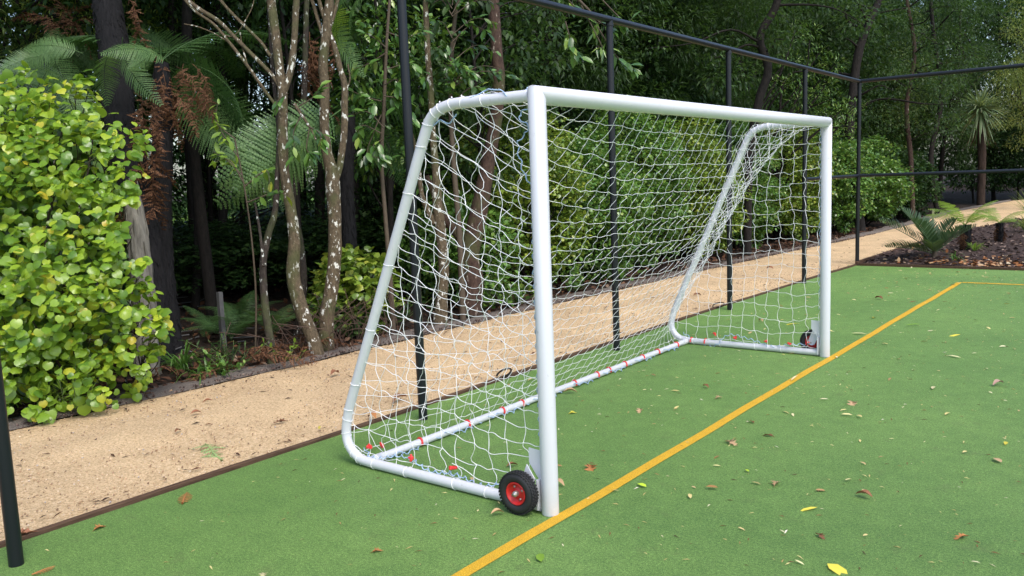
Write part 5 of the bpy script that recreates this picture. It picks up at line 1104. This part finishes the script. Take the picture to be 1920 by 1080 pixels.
# dead conifer-like sprigs and the broken green frond
def sprig(u, v, az, s, key, name, label, z=.02):
    q = G(u, v, z); t = thing(name, label, 'frond', q); put_frond(t, FR[key][0], A(q[0], q[1], z + .02), az, -.02, 0, s, 'blade'); return t
sp_m = frond_mesh('sprig', FM['orange'], .19, 9, .045, .15, .0, 5, .01, 71, lift=.12, fill=.27); sp_g = frond_mesh('sprig', fmat('frond_pale_green', (.30, .42, .16)), .42, 13, .12, .1, .1, 8, .01, 72, lift=.1, fill=.26, crumple=.12)
for u, v, me, az, s, lb, z in [(342, 945, sp_m, 2.45, .85, 'rust-orange feathery sprig on the turf beside the path edging', .006), (60, 1079, sp_m, 1.6, .5, 'rust-brown feathery sprig at the bottom left corner', .006), (415, 860, sp_g, 2.75, 1.0, 'broken pale green fern frond lying on the path', .025)]:
    q = G(u, v, z); o = link('frond_sprig', me); o.location = (q[0], q[1], z + .004); o.rotation_euler = (0, 0, az - 1.57); o.scale = (s, s, s); tag(o, lb, 'frond')
ring = MB(); q = G(1347, 572, .03); ph = np.linspace(0, 6.0, 20); tube(ring, np.stack([q[0] + .06 * np.cos(ph), q[1] + .09 * np.sin(ph), .03 + .02 * np.sin(ph)], 1), .006, 6); tag(obj('curled_twig', ring, M_BARKD), 'dark twig curled in a ring on the path behind the far side net', 'twig')
ring = MB(); q = G(945, 702, .03); ph = np.linspace(-1, 3.8, 20); tube(ring, np.stack([q[0] + .05 * np.cos(ph), q[1] + .07 * np.sin(ph), .04 + .025 * np.sin(ph)], 1), .008, 6); tag(obj('curled_twig', ring, M_BARKD), 'dark curled root on the edging behind the near goal post', 'twig')
# fine debris
r = np.random.RandomState(161); n = 5000; x = -1.8 + r.uniform(0, 1, n) ** .8 * 7.5; y = r.uniform(-3.2, 11, n)
z = .006 + 0 * x; d = sph(r, n) * A(1, 1, .08)
obj('turf_debris', scatter(MB(), *L_LAN, (basis(d, unit(A(0, 0, 1) + sph(r, n) * .3), r.uniform(.010, .042, n), .9), np.stack([x, y, z], 1))), M_BIT, None, 'stuff')
n = 620; x = -1.8 + r.uniform(0, 1, n) ** .75 * 8; y = r.uniform(1, 11, n) if 0 else 11 - 11 * r.uniform(0, 1, n) ** 1.3
obj('turf_small_leaves', scatter(MB(), *L_OV, (basis(sph(r, n) * A(1, 1, .1), unit(A(0, 0, 1) + sph(r, n) * .3), r.uniform(.03, .075, n), .8), np.stack([x, y, .01 + 0 * x], 1))), m_leaf('small_fallen_leaf', [(0, (.3, .16, .06)), (.25, (.55, .4, .2)), (.6, (.72, .62, .25)), (1, (.8, .74, .5))], .8, .1, (.5, .4, .1), .2), None, 'stuff')
n = 22000; y = -3 + r.uniform(0, 1, n) ** 1.4 * 14; x = far_edge(y) + .03 + r.uniform(0, 1, n) * (near_edge(y) - far_edge(y) - .08)
obj('path_grit', scatter(MB(), OCT_V, OCT_F, (np.eye(3)[None] * (.002 + .006 * r.uniform(0, 1, n) ** 3)[:, None, None], np.stack([x, y, .016 + 0 * x], 1)), False), M_PEB, None, 'stuff')
n = 620; y = r.uniform(-2.5, 16, n); e_ = r.uniform(0, 1, n); e_[:200] = .02 + np.abs(r.normal(0, .035, 200)); e_[200:340] = .98 - np.abs(r.normal(0, .025, 140)); x = far_edge(y) + .03 + e_ * (near_edge(y) - far_edge(y) - .08)
obj('path_litter', scatter(MB(), *L_LAN, (basis(sph(r, n) * A(1, 1, .1), unit(A(0, 0, 1) + sph(r, n) * .4), r.uniform(.02, .07, n), 1.2), np.stack([x, y, .024 + 0 * x], 1))), M_DEADD, None, 'stuff')

for k, u_ in enumerate(used):
    if not u_:
        for c in list(PR[k].children): bpy.data.objects.remove(c)
        bpy.data.objects.remove(PR[k])
print('OBJECTS', len(bpy.data.objects), 'TRIS', sum(len(m.loops) - 2 * len(m.polygons) for m in bpy.data.meshes))
